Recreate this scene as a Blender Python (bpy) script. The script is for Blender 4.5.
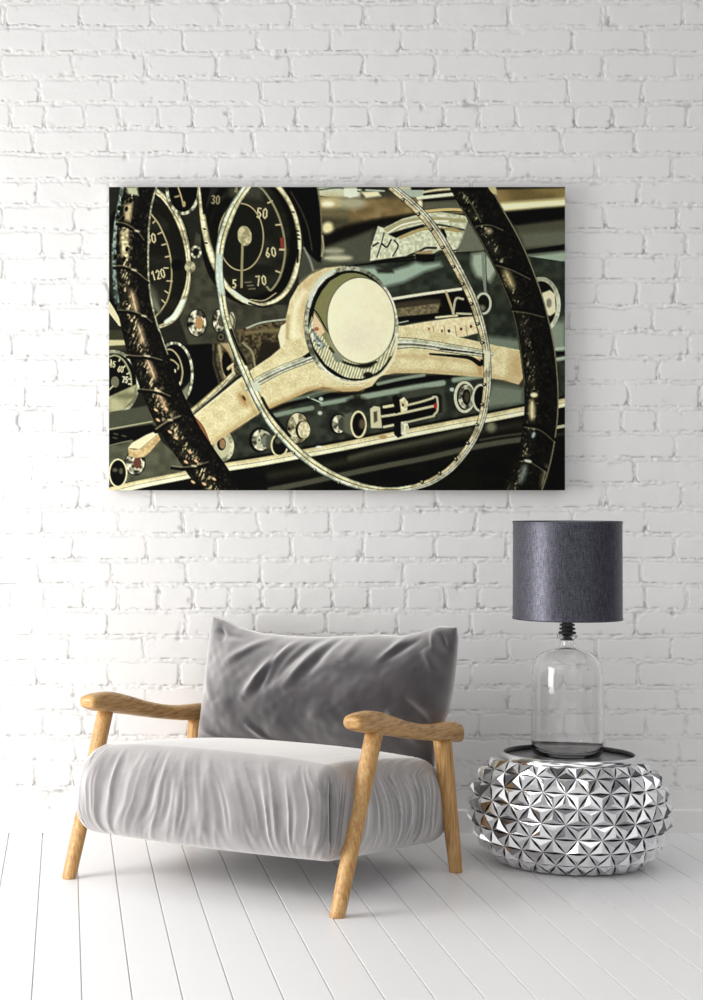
import bpy, bmesh, math, random
import numpy as np
from mathutils import Vector, Matrix, noise as mnoise
for o in list(bpy.data.objects): bpy.data.objects.remove(o)
scene = bpy.context.scene
col = scene.collection
# ---------------------------------------------------------------- camera
F = 1809.0; CH = 1.2; D = 6.48           # focal length (px), camera height, distance to the skirting
cam = bpy.data.cameras.new('camera'); camo = bpy.data.objects.new('camera', cam); col.objects.link(camo)
cam.sensor_fit = 'VERTICAL'; cam.sensor_height = 24.0; cam.sensor_width = 24.0
cam.lens = 24.0*F/1000.0
camo.location = (0, 0, CH); camo.rotation_euler = (math.pi/2, 0, 0)
cam.shift_x = (351.5-65.6)/1000.0; cam.shift_y = -0.002
cam.clip_start = .05; cam.clip_end = 60
scene.camera = camo
def wx(px, Y): return (px-65.6)*Y/F
def wz(py, Y): return CH-(py-498.0)*Y/F
# ---------------------------------------------------------------- world (soft room light, brighter left and above; dark patches added for chrome contrast)
w = bpy.data.worlds.new('world'); scene.world = w; w.use_nodes = True
nt = w.node_tree; nt.nodes.clear()
tc = nt.nodes.new('ShaderNodeTexCoord'); sx = nt.nodes.new('ShaderNodeSeparateXYZ'); nt.links.new(tc.outputs['Generated'], sx.inputs[0])
rz = nt.nodes.new('ShaderNodeValToRGB'); rz.color_ramp.elements[0].position = .46; rz.color_ramp.elements[0].color = (.16, .16, .165, 1)
rz.color_ramp.elements[1].position = .95; rz.color_ramp.elements[1].color = (1.05, 1.05, 1.04, 1)
mz = nt.nodes.new('ShaderNodeMath'); mz.operation = 'MULTIPLY_ADD'; mz.inputs[1].default_value = .5; mz.inputs[2].default_value = .5
nt.links.new(sx.outputs['Z'], mz.inputs[0]); nt.links.new(mz.outputs[0], rz.inputs[0])
rx = nt.nodes.new('ShaderNodeValToRGB'); rx.color_ramp.elements[0].position = .0; rx.color_ramp.elements[0].color = (1.5, 1.5, 1.48, 1)
rx.color_ramp.elements[1].position = 1.0; rx.color_ramp.elements[1].color = (.42, .42, .44, 1)
mx = nt.nodes.new('ShaderNodeMath'); mx.operation = 'MULTIPLY_ADD'; mx.inputs[1].default_value = .5; mx.inputs[2].default_value = .5
nt.links.new(sx.outputs['X'], mx.inputs[0]); nt.links.new(mx.outputs[0], rx.inputs[0])
mul = nt.nodes.new('ShaderNodeMixRGB'); mul.blend_type = 'MULTIPLY'; mul.inputs[0].default_value = 1
nt.links.new(rz.outputs[0], mul.inputs[1]); nt.links.new(rx.outputs[0], mul.inputs[2])
wn = nt.nodes.new('ShaderNodeTexNoise'); wn.inputs['Scale'].default_value = 2.6; wn.inputs['Detail'].default_value = 1.5
nt.links.new(tc.outputs['Generated'], wn.inputs[0]); wr_ = nt.nodes.new('ShaderNodeValToRGB')
wr_.color_ramp.elements[0].position = .44; wr_.color_ramp.elements[0].color = (.10, .10, .105, 1); wr_.color_ramp.elements[1].position = .56; wr_.color_ramp.elements[1].color = (1.75, 1.75, 1.75, 1)
mul2 = nt.nodes.new('ShaderNodeMixRGB'); mul2.blend_type = 'MULTIPLY'; mul2.inputs[0].default_value = 1
nt.links.new(wn.outputs[0], wr_.inputs[0]); nt.links.new(mul.outputs[0], mul2.inputs[1]); nt.links.new(wr_.outputs[0], mul2.inputs[2])
bg = nt.nodes.new('ShaderNodeBackground'); bg.inputs[1].default_value = WORLD_STRENGTH = 1.0
wo = nt.nodes.new('ShaderNodeOutputWorld'); nt.links.new(mul2.outputs[0], bg.inputs[0]); nt.links.new(bg.outputs[0], wo.inputs[0])
# ---------------------------------------------------------------- daylight through the tall window on the left
def area(name, loc, target, sxx, syy, power, colr):
    l = bpy.data.lights.new(name, 'AREA'); l.shape = 'RECTANGLE'; l.size = sxx; l.size_y = syy; l.energy = power; l.color = colr
    o = bpy.data.objects.new(name, l); col.objects.link(o); o.location = loc
    o.rotation_euler = (Vector(target)-Vector(loc)).to_track_quat('-Z', 'Y').to_euler(); return o
area('window_light', (-2.5, 4.6, 1.35), (1.2, 5.6, .6), 1.6, 2.1, 115, (1.0, .99, .96))
scene.view_settings.view_transform = 'Standard'; scene.view_settings.look = 'None'
scene.view_settings.exposure = 0.0; scene.view_settings.gamma = 1.0; scene.view_settings.use_curve_mapping = False
# ---------------------------------------------------------------- helpers
def link(name, me, m=None, parent=None, loc=None):
    o = bpy.data.objects.new(name, me); col.objects.link(o)
    if m: me.materials.append(m)
    if parent: o.parent = parent
    if loc: o.location = loc
    return o
def mesh_from(name, V, Fc, m, parent=None, smooth=True, loc=None):
    me = bpy.data.meshes.new(name); me.from_pydata([tuple(map(float, v)) for v in V], [], [tuple(map(int, f)) for f in Fc]); me.update()
    if smooth: me.polygons.foreach_set('use_smooth', [True]*len(me.polygons))
    return link(name, me, m, parent, loc)
def grid_mesh(name, P, m, parent=None, closed_u=False, smooth=True, loc=None, colors=None):
    """P: (rows, cols, 3) points joined as a quad grid."""
    R, Cn = P.shape[:2]
    idx = np.arange(R*Cn).reshape(R, Cn)
    if closed_u: idx = np.hstack([idx, idx[:, :1]])
    q = np.stack([idx[:-1, :-1], idx[:-1, 1:], idx[1:, 1:], idx[1:, :-1]], -1).reshape(-1, 4)
    me = bpy.data.meshes.new(name); me.vertices.add(R*Cn); me.vertices.foreach_set('co', P.reshape(-1).astype(np.float32))
    n = len(q); me.loops.add(n*4); me.loops.foreach_set('vertex_index', q.reshape(-1).astype(np.int32))
    me.polygons.add(n); me.polygons.foreach_set('loop_start', np.arange(0, n*4, 4, dtype=np.int32))
    try: me.polygons.foreach_set('loop_total', np.full(n, 4, dtype=np.int32))
    except Exception: pass
    me.update(calc_edges=True); me.polygons.foreach_set('use_smooth', np.full(n, smooth))
    if colors is not None:
        a = me.color_attributes.new('print', 'FLOAT_COLOR', 'POINT'); a.data.foreach_set('color', colors.reshape(-1).astype(np.float32))
    me.validate(); me.update()
    return link(name, me, m, parent, loc)
def lathe(name, prof, m, parent=None, seg=64, loc=None, smooth=True, ring=False):
    if ring: prof = list(prof)+[prof[0]]
    V = []; Fc = []
    for r, z in prof:
        for k in range(seg):
            a = 2*math.pi*k/seg; V.append((r*math.cos(a), r*math.sin(a), z))
    n = len(prof)
    for i in range(n-1):
        for k in range(seg):
            k2 = (k+1) % seg; Fc.append((i*seg+k, i*seg+k2, (i+1)*seg+k2, (i+1)*seg+k))
    if prof[0][0] > 1e-6 and not ring: Fc.append(tuple(reversed(range(seg))))
    if prof[-1][0] > 1e-6 and not ring: Fc.append(tuple((n-1)*seg+k for k in range(seg)))
    o = mesh_from(name, V, Fc, m, parent, smooth, loc)
    bm = bmesh.new(); bm.from_mesh(o.data); bmesh.ops.remove_doubles(bm, verts=bm.verts, dist=1e-6); bmesh.ops.recalc_face_normals(bm, faces=bm.faces); bm.to_mesh(o.data); bm.free()
    return o
def vn(X, Y, seed=0, T=None):
    r = np.random.RandomState(seed); T = r.rand(256, 256)
    xi = np.floor(X).astype(int); yi = np.floor(Y).astype(int); fx = X-xi; fy = Y-yi
    fx = fx*fx*(3-2*fx); fy = fy*fy*(3-2*fy)
    a = T[yi % 256, xi % 256]; b = T[yi % 256, (xi+1) % 256]; c = T[(yi+1) % 256, xi % 256]; d = T[(yi+1) % 256, (xi+1) % 256]
    return (a*(1-fx)+b*fx)*(1-fy)+(c*(1-fx)+d*fx)*fy
def tag(o, label, cat, group=None):
    o['label'] = label; o['category'] = cat
    if group: o['group'] = group
def structure(o): o['kind'] = 'structure'; return o
def mat(name, base=(.8, .8, .8), rough=.5, metal=0, **kw):
    m = bpy.data.materials.new(name); m.use_nodes = True; b = m.node_tree.nodes['Principled BSDF']
    b.inputs['Base Color'].default_value = (*base, 1); b.inputs['Roughness'].default_value = rough; b.inputs['Metallic'].default_value = metal
    for k, v in kw.items(): b.inputs[k].default_value = v
    return m
def nodes(m): return m.node_tree, m.node_tree.nodes['Principled BSDF']
def add_bump(m, scale=(1, 1, 1), nscale=50, strength=.2, dist=.002, detail=4, coord='Object'):
    t, b = nodes(m); tc = t.nodes.new('ShaderNodeTexCoord'); mp = t.nodes.new('ShaderNodeMapping'); mp.inputs['Scale'].default_value = scale
    n = t.nodes.new('ShaderNodeTexNoise'); n.inputs['Scale'].default_value = nscale; n.inputs['Detail'].default_value = detail
    bp = t.nodes.new('ShaderNodeBump'); bp.inputs['Strength'].default_value = strength; bp.inputs['Distance'].default_value = dist
    t.links.new(tc.outputs[coord], mp.inputs[0]); t.links.new(mp.outputs[0], n.inputs[0]); t.links.new(n.outputs[0], bp.inputs['Height']); t.links.new(bp.outputs[0], b.inputs['Normal'])
    return n
def srgb(c): 
    c = np.asarray(c, float)/255.; return np.where(c <= .04045, c/12.92, ((c+.055)/1.055)**2.4)
# ---------------------------------------------------------------- materials
M_wall = mat('white_painted_brick', tuple(srgb((243, 242, 241))), .55); add_bump(M_wall, nscale=140, strength=.35, dist=.0012, detail=5)
M_base = mat('white_skirting_paint', tuple(srgb((244, 243, 242))), .4)
M_floor = mat('white_painted_boards', tuple(srgb((240, 239, 240))), .38)
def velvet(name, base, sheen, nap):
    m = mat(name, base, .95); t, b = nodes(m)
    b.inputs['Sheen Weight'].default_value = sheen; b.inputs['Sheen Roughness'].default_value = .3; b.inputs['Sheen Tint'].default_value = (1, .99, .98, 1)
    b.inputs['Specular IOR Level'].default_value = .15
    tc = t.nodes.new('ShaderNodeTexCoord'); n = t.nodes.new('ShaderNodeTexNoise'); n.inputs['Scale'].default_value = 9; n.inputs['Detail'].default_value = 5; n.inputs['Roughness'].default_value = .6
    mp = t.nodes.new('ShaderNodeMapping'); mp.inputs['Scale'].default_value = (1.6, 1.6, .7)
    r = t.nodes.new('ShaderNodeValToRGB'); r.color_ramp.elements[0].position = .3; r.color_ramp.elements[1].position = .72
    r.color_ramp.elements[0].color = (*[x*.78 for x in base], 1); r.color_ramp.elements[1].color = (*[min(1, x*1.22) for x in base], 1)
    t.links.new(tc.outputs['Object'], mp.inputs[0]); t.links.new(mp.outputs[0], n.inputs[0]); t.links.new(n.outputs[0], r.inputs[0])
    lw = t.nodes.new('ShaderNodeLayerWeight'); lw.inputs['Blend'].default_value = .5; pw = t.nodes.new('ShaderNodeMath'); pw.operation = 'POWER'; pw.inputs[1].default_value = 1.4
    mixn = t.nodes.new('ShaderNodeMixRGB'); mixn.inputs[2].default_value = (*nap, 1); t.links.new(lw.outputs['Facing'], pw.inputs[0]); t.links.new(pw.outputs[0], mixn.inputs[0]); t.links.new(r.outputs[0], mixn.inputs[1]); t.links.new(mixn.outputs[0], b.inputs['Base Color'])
    n2 = t.nodes.new('ShaderNodeTexNoise'); n2.inputs['Scale'].default_value = 260; n2.inputs['Detail'].default_value = 3
    bp = t.nodes.new('ShaderNodeBump'); bp.inputs['Strength'].default_value = .25; bp.inputs['Distance'].default_value = .001
    t.links.new(tc.outputs['Object'], n2.inputs[0]); t.links.new(n2.outputs[0], bp.inputs['Height']); t.links.new(bp.outputs[0], b.inputs['Normal'])
    return m
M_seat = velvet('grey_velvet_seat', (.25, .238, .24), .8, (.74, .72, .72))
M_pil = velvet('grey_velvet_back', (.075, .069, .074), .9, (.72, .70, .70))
M_seam = mat('dark_grey_seam', (.11, .105, .11), .9)
def wood(name, scale, rot=(0, 0, 0), low=(146, 100, 54)):
    m = mat(name, (.5, .32, .16), .42); t, b = nodes(m)
    tc = t.nodes.new('ShaderNodeTexCoord'); mp = t.nodes.new('ShaderNodeMapping'); mp.inputs['Scale'].default_value = scale; mp.inputs['Rotation'].default_value = rot
    mp.vector_type = 'TEXTURE' if False else 'POINT'
    n = t.nodes.new('ShaderNodeTexNoise'); n.inputs['Scale'].default_value = 1; n.inputs['Detail'].default_value = 6; n.inputs['Roughness'].default_value = .62; n.inputs['Distortion'].default_value = .5
    r = t.nodes.new('ShaderNodeValToRGB'); e = r.color_ramp.elements
    e[0].position = .28; e[0].color = (*srgb(low), 1); e[1].position = .68; e[1].color = (*srgb((212, 174, 118)), 1)
    k = e.new(.48); k.color = (*srgb((190, 145, 88)), 1)
    t.links.new(tc.outputs['Object'], mp.inputs[0]); t.links.new(mp.outputs[0], n.inputs[0]); t.links.new(n.outputs[0], r.inputs[0]); t.links.new(r.outputs[0], b.inputs['Base Color'])
    bp = t.nodes.new('ShaderNodeBump'); bp.inputs['Strength'].default_value = .25; bp.inputs['Distance'].default_value = .0015
    t.links.new(n.outputs[0], bp.inputs['Height']); t.links.new(bp.outputs[0], b.inputs['Normal']); return m
M_wood = wood('oak_leg', (150, 150, 9)); M_arm = wood('oak_arm', (30, 14, 150), (math.radians(-40), 0, 0), (128, 86, 44))
M_chrome = mat('faceted_chrome', (.90, .90, .915), .13, 1.0)
M_tray = mat('brushed_dark_tray', (.27, .26, .27), .32, 1.0)
M_rim = mat('polished_rim', (.80, .80, .81), .12, 1.0)
M_recess_dark = mat('recess_dark_tone', (.05, .05, .052), .3, .6)  # near-black paints in the dark reflections between studs; also colours the rim lining
M_black = mat('black_rubber', (.02, .02, .022), .5)
M_canvas = mat('white_canvas', (.80, .80, .79), .8)
M_frame = mat('grey_stretcher_wood', (.3, .28, .25), .8)
m = M_print = mat('printed_picture', (.5, .5, .5), .55); t, b = nodes(m); b.inputs['Specular IOR Level'].default_value = .12
at_ = t.nodes.new('ShaderNodeAttribute'); at_.attribute_name = 'print'; t.links.new(at_.outputs['Color'], b.inputs['Base Color'])
M_glass = mat('clear_glass', (.985, .985, .985), .01); nodes(M_glass)[1].inputs['Transmission Weight'].default_value = 1.0; nodes(M_glass)[1].inputs['IOR'].default_value = 1.45
M_shade = mat('charcoal_satin', (.075, .075, .095), .40); t, b = nodes(M_shade)
b.inputs['Metallic'].default_value = .75; b.inputs['Roughness'].default_value = .42
tc = t.nodes.new('ShaderNodeTexCoord'); ma = t.nodes.new('ShaderNodeMapping'); ma.inputs['Scale'].default_value = (90, 90, 900); mb_ = t.nodes.new('ShaderNodeMapping'); mb_.inputs['Scale'].default_value = (500, 500, 40)
na = t.nodes.new('ShaderNodeTexNoise'); nb = t.nodes.new('ShaderNodeTexNoise'); na.inputs['Scale'].default_value = nb.inputs['Scale'].default_value = 1; na.inputs['Detail'].default_value = nb.inputs['Detail'].default_value = 3
t.links.new(tc.outputs['Object'], ma.inputs[0]); t.links.new(tc.outputs['Object'], mb_.inputs[0]); t.links.new(ma.outputs[0], na.inputs[0]); t.links.new(mb_.outputs[0], nb.inputs[0])
ad = t.nodes.new('ShaderNodeMath'); ad.operation = 'ADD'; t.links.new(na.outputs[0], ad.inputs[0]); t.links.new(nb.outputs[0], ad.inputs[1])
rr = t.nodes.new('ShaderNodeValToRGB'); rr.color_ramp.elements[0].position = .35; rr.color_ramp.elements[0].color = (.03, .03, .044, 1); rr.color_ramp.elements[1].position = .65; rr.color_ramp.elements[1].color = (.165, .165, .20, 1)
hf = t.nodes.new('ShaderNodeMath'); hf.operation = 'MULTIPLY'; hf.inputs[1].default_value = .5; t.links.new(ad.outputs[0], hf.inputs[0]); t.links.new(hf.outputs[0], rr.inputs[0]); t.links.new(rr.outputs[0], b.inputs['Base Color'])
bp = t.nodes.new('ShaderNodeBump'); bp.inputs['Strength'].default_value = .3; bp.inputs['Distance'].default_value = .0008; t.links.new(ad.outputs[0], bp.inputs['Height']); t.links.new(bp.outputs[0], b.inputs['Normal'])
M_lining = mat('white_shade_lining', (.7, .69, .66), .8)
# ---------------------------------------------------------------- setting: brick wall
WY = D+.022
JT = {0: [5, 80, 152, 220, 293, 365, 437, 511, 604], 1: [44, 119, 184, 259, 331, 403, 477, 574], 2: [1, 73, 147, 217, 291, 364, 436, 509],
      3: [40, 112, 187, 261, 333, 405, 478, 569], 4: [11, 44, 85, 119, 159, 193, 230, 263, 297, 334, 370, 408, 446, 481, 518, 578], 5: [33, 108, 186, 255, 327, 398, 472, 564],
      6: [69, 144, 217, 289, 363, 436, 510, 598], 7: [37, 110, 181, 254, 327, 400, 473, 565], 8: [3, 75, 147, 218, 291, 364, 437, 510], 9: [43, 84, 117, 190, 262, 335, 407, 480, 565],
      10: [3, 76, 148, 220, 293, 365, 437, 510], 11: [35, 73, 110, 182, 254, 327, 400, 472, 560, 599], 12: [51, 124, 196, 268, 340, 412, 485, 571], 13: [12, 87, 159, 232, 304, 376, 448, 535],
      14: [57, 130, 202, 274, 346, 418, 490, 579], 15: [26, 98, 170, 243, 315, 387, 459, 532], 16: [20, 55, 105, 177, 249, 321, 393, 465, 538, 582], 17: [73, 145, 217, 290, 362, 434, 506], 18: [33, 105, 177, 250, 322, 394, 466, 538]}
def brick_height(X, Y):
    """relief (m, + towards the room) at wall units X (right), Y (down)"""
    pitch = 25.45; wob = (vn(X/23, Y/19, 11)-.5)*2.4+(vn(X/7, Y/7, 12)-.5)*1.5
    yy = Y+wob-24.0; row = np.ceil(yy/pitch).astype(int); v = row*pitch-yy           # v: 0 at the bottom line of the course
    wobx = (vn(X/9, Y/12, 13)-.5)*3.0; xx = X+wobx
    dl = np.full(X.shape, 99.); dr = np.full(X.shape, 99.)
    for r_ in np.unique(row):
        mk = row == r_; js = JT[int(r_) % 19]; js = np.sort(np.array([j+604*k for k in range(-3, 5) for j in js], float))
        x = xx[mk]; i = np.searchsorted(js, x); dl[mk] = x-js[i-1]; dr[mk] = js[i]-x
    ht = np.minimum(v, 21.2-v); hx = np.minimum(dl-1.2, dr-1.2)
    rad = 3.0                                                  # rounded brick corners
    cx = np.maximum(rad-hx, 0); cy = np.maximum(rad-ht, 0)
    d = np.where((cx > 0) & (cy > 0), rad-np.hypot(cx, cy), np.minimum(hx, ht))      # distance inside the brick
    d = d+(vn(X/3.2, Y/3.2, 14)-.5)*1.3
    t = np.clip((d+1.0)/2.4, 0, 1); t = t*t*(3-2*t)
    depth = .0010*(.45+1.1*vn(X/31, Y/14, 15))
    h = -depth*(1-t)
    # hairline crease where the paint broke, strongest under each course
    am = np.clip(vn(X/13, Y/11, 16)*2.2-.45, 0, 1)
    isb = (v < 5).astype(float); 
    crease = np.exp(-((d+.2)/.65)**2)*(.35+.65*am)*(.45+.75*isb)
    h -= .0042*crease
    mort = 1-t
    h += mort*(vn(X/2.1, Y/1.7, 17)-.5)*.0024+mort*(vn(X/5, Y/2.5, 18)-.5)*.003
    h += (vn(X/14, Y/9, 19)-.5)*.0012+(vn(X/3, Y/3, 20)-.5)*.0003
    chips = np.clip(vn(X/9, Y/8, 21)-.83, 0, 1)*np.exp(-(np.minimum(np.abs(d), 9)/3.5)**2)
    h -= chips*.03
    shd = np.clip(crease*.85+chips*3.0, 0, .6)*np.clip(.35+.9*vn(X/17, Y/6, 22), 0, 1)  # crack darkening: crease occlusion painted into the wall colour
    return h, shd
xs = np.r_[np.arange(-600, -40, 2.5), np.arange(-40, 745, 1.0), np.arange(745, 1500, 2.5)]; ys = np.arange(-110, 812.1, 1.0)
XX, YY_ = np.meshgrid(xs, ys)
Hh, Shd = brick_height(XX, YY_)
P = np.stack([wx(XX, D), WY-Hh, wz(YY_, D)], -1)
paint = srgb((243, 242, 241))[None, None]; crack_shade = srgb((150, 147, 146))[None, None]  # second tone is the painted shade inside the cracks
wall = structure(grid_mesh('wall_back', P, M_wall, colors=np.concatenate([paint*(1-Shd[..., None])+crack_shade*Shd[..., None], np.ones(Shd.shape+(1,))], -1)))
t, b = nodes(M_wall); at_ = t.nodes.new('ShaderNodeAttribute'); at_.attribute_name = 'print'; t.links.new(at_.outputs['Color'], b.inputs['Base Color'])
# solid behind the relief so that the wall has thickness
x0, x1, z0, z1 = wx(-600, D), wx(1499, D), -.02, wz(-110, D)
V = [(x0, WY+.02, z0), (x1, WY+.02, z0), (x1, WY+.02, z1), (x0, WY+.02, z1), (x0, WY+.16, z0), (x1, WY+.16, z0), (x1, WY+.16, z1), (x0, WY+.16, z1)]
backing = structure(mesh_from('wall_backing', V, [(0, 1, 2, 3), (4, 7, 6, 5), (0, 4, 5, 1), (3, 2, 6, 7), (0, 3, 7, 4), (1, 5, 6, 2)], M_wall, None, False)); backing.parent = wall
if 'kind' in backing: del backing['kind']
# skirting board
zt = wz(810, D); pr = [(D+.04, 0), (D, 0), (D, zt-.005), (D+.002, zt-.0015), (D+.005, zt), (D+.04, zt)]
V = [(xx, y, z) for xx in (x0, x1) for y, z in pr]; n = len(pr)
structure(mesh_from('baseboard_back', V, [(i, (i+1) % n, n+(i+1) % n, n+i) for i in range(n)]+[tuple(range(n-1, -1, -1)), tuple(range(n, 2*n))], M_base, None, False))
# floor boards running away from the camera
sp = 33.75*D/F; xk = [wx(42.8, D)+sp*k for k in range(-19, 40)]; g = .0024
pts = []
for a in xk: pts += [(a-g, 0), (a-g*.55, -.0008-.0012), (a-g*.5, -.009), (a+g*.5, -.009), (a+g*.55, -.002), (a+g, 0)]
y0, y1 = -1.2, D+.03
yr = np.linspace(y0, y1, 60)
P = np.array([[(x, y, z) for x, z in pts] for y in yr])
floor = structure(grid_mesh('floor', P, M_floor, smooth=False))
add_bump(M_floor, scale=(9, .6, 1), nscale=4, strength=.05, dist=.003, detail=3)
# printed picture
SC = 1.5                       # picture samples per unit
AX0, AY0, AX1, AY1 = 109.0, 187.0, 565.5, 490.5
def paint_print():
    W = int((AX1-AX0)*SC)+1; H = int((AY1-AY0)*SC)+1
    gx = AX0+np.arange(W)/SC; gy = AY0+np.arange(H)/SC
    GX, GY = np.meshgrid(gx, gy)
    img = np.zeros((H, W, 3)); img[:] = (40, 41, 34)
    rng = np.random.RandomState(7)
    def vnoise(X, Y, sx, sy, seed):
        r = np.random.RandomState(seed); T = r.rand(128, 128)
        x = X/sx; y = Y/sy
        xi = np.floor(x).astype(int); yi = np.floor(y).astype(int)
        fx = x-xi; fy = y-yi; fx = fx*fx*(3-2*fx); fy = fy*fy*(3-2*fy)
        a = T[yi % 128, xi % 128]; b = T[yi % 128, (xi+1) % 128]
        c = T[(yi+1) % 128, xi % 128]; d = T[(yi+1) % 128, (xi+1) % 128]
        return (a*(1-fx)+b*fx)*(1-fy)+(c*(1-fx)+d*fx)*fy
    N1 = vnoise(GX, GY, 6, 6, 1); N2 = vnoise(GX, GY, 2.2, 2.2, 2); N3 = vnoise(GX, GY, 1.0, 1.0, 3)
    N4 = vnoise(GX, GY, 26, 9, 4); N5 = vnoise(GX+GY*.45, GY-GX*.45, 1.3, 4.5, 5)
    def box(x0, y0, x1, y1):
        i0 = max(0, int((x0-AX0)*SC)-1); i1 = min(W, int((x1-AX0)*SC)+3)
        j0 = max(0, int((y0-AY0)*SC)-1); j1 = min(H, int((y1-AY0)*SC)+3)
        return (slice(j0, j1), slice(i0, i1)) if i1 > i0 and j1 > j0 else None
    def put(s, a, col):
        a = np.clip(a, 0, 1)[..., None]
        img[s] = img[s]*(1-a)+col*a
    def colr(c, s, *args):
        if callable(c): return c(GX[s], GY[s], s, *args)
        return np.broadcast_to(np.array(c, float), GX[s].shape+(3,))
    def spline(P, n=8, closed=False):
        P = np.array(P, float)
        if closed: Q = np.vstack([P[-1], P, P[0], P[1]])
        else: Q = np.vstack([2*P[0]-P[1], P, 2*P[-1]-P[-2]])
        out = []
        for i in range(1, len(Q)-2):
            for k in range(n):
                t = k/n
                out.append(.5*((2*Q[i])+(-Q[i-1]+Q[i+1])*t+(2*Q[i-1]-5*Q[i]+4*Q[i+1]-Q[i+2])*t*t+(-Q[i-1]+3*Q[i]-3*Q[i+1]+Q[i+2])*t**3))
        if not closed: out.append(Q[-2])
        return np.array(out)
    def poly(P, c, soft=.8, al=1, sm=False):
        P = np.array(P, float)
        if sm: P = spline(P, 6, True)
        s = box(P[:, 0].min()-soft, P[:, 1].min()-soft, P[:, 0].max()+soft, P[:, 1].max()+soft)
        if s is None: return
        X, Y = GX[s], GY[s]; ins = np.zeros(X.shape, bool); D = np.full(X.shape, 1e9)
        for i in range(len(P)):
            x1, y1 = P[i]; x2, y2 = P[(i+1) % len(P)]
            dx, dy = x2-x1, y2-y1; L = dx*dx+dy*dy+1e-9
            t = np.clip(((X-x1)*dx+(Y-y1)*dy)/L, 0, 1)
            D = np.minimum(D, np.hypot(X-x1-t*dx, Y-y1-t*dy))
            if dy != 0:
                cr = ((y1 > Y) != (y2 > Y)) & (X < dx*(Y-y1)/dy+x1)
                ins ^= cr
        d = np.where(ins, D, -D)
        put(s, al*(.5+d/soft), colr(c, s))
    def ell(cx, cy, rx, ry, c, ang=0, w=None, soft=.7, al=1, a0=None, a1=None):
        R = max(rx, ry)+(w or 0)+soft+1
        s = box(cx-R, cy-R, cx+R, cy+R)
        if s is None: return
        a = math.radians(ang); X = GX[s]-cx; Y = GY[s]-cy
        U = X*math.cos(a)+Y*math.sin(a); V = -X*math.sin(a)+Y*math.cos(a)
        l = np.sqrt((U/rx)**2+(V/ry)**2)+1e-6
        g = np.sqrt((U/rx**2)**2+(V/ry**2)**2)/l+1e-6
        d = -(l-1)/g
        if w: d = w/2-np.abs(d)
        A = al*(.5+d/soft)
        th = np.degrees(np.arctan2(V/ry, U/rx))
        if a0 is not None: A = A*(((th-a0) % 360) < ((a1-a0) % 360))
        if callable(c): col = c(GX[s], GY[s], s, th)
        else: col = np.array(c, float)+np.zeros(X.shape+(3,))
        put(s, A, col)
    def stroke(P, w, c, soft=.8, al=1, sm=True, n=8):
        P = np.array(P, float)
        wv = np.array(w, float)*np.ones(len(P))
        if sm:
            Q = spline(np.column_stack([P, wv]), n); P = Q[:, :2]; wv = Q[:, 2]
        m = wv.max()/2+soft+1
        s = box(P[:, 0].min()-m, P[:, 1].min()-m, P[:, 0].max()+m, P[:, 1].max()+m)
        if s is None: return
        X, Y = GX[s], GY[s]; D = np.full(X.shape, 1e9); Sg = np.zeros(X.shape); Ln = np.zeros(X.shape); HW = np.ones(X.shape)
        acc = 0
        for i in range(len(P)-1):
            x1, y1 = P[i]; x2, y2 = P[i+1]; dx, dy = x2-x1, y2-y1; L = math.hypot(dx, dy)+1e-9
            i0 = np.searchsorted(X[0], min(x1, x2)-m); i1 = np.searchsorted(X[0], max(x1, x2)+m)
            j0 = np.searchsorted(Y[:, 0], min(y1, y2)-m); j1 = np.searchsorted(Y[:, 0], max(y1, y2)+m)
            q = (slice(j0, j1), slice(i0, i1))
            x, y = X[q], Y[q]
            if x.size:
                t = np.clip(((x-x1)*dx+(y-y1)*dy)/(L*L), 0, 1)
                ex = x-x1-t*dx; ey = y-y1-t*dy; dd = np.hypot(ex, ey)
                b = dd < D[q]
                D[q] = np.where(b, dd, D[q]); Sg[q] = np.where(b, (ex*dy-ey*dx)/L, Sg[q])
                Ln[q] = np.where(b, acc+t*L, Ln[q]); HW[q] = np.where(b, (wv[i]*(1-t)+wv[i+1]*t)/2, HW[q])
            acc += L
        col = c(X, Y, s, Sg/HW, Ln) if callable(c) else np.array(c, float)+np.zeros(X.shape+(3,))
        put(s, al*(.5+(HW-D)/soft), col)
    def mix(a, b, t):
        t = np.clip(t, 0, 1)[..., None]; return np.array(a, float)*(1-t)+np.array(b, float)*t
    def ramp(t, st):
        xs = [q[0] for q in st]
        return np.stack([np.interp(t, xs, [q[1][k] for q in st]) for k in range(3)], -1)
    K = (9, 9, 6); CR = (236, 232, 192); PG = (176, 190, 168); DG = (60, 65, 55); TAN = (205, 182, 132); GOLD = (196, 184, 138)
    def mott(c1, c2, nz=None, pw=1.0):
        def f(X, Y, s, *a):
            n = (N1 if nz is None else nz)[s]
            return mix(c1, c2, np.clip((n-.5)*1.6*pw+.5, 0, 1))
        return f
    def chrome(seed=0, k=5, hi=CR, lo=(40, 42, 34)):      # bands running round a bezel
        def f(X, Y, s, th, *a):
            k_ = min(k, 3) if k < 9 else k; v = .58+.38*np.sin(np.radians(th)*k_+seed)+.25*np.sin(np.radians(th)*(k_*2+1)+seed*2.3)+(N2[s]-.5)*.7
            return mix(lo, hi, np.clip(v, 0, 1))
        return f
    def rod(st, jit=.25, flip=1):                                 # profile across a rod
        def f(X, Y, s, u, L):
            c = ramp(u*flip, st)
            return c*(1+jit*(N2[s]-.5)[..., None]+.3*jit*np.sin(L/5)[..., None])
        return f
    # ---- background: upper right dash top
    poly([(318, 186), (567, 186), (567, 262), (318, 262)], mott((52, 52, 42), (72, 70, 55), N4))
    poly([(490, 188), (567, 187), (567, 204), (495, 206)], mott((112, 98, 62), (150, 130, 85), N4), 3)
    poly([(470, 185), (567, 185), (567, 188), (480, 190)], (40, 38, 28), 2)
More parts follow.
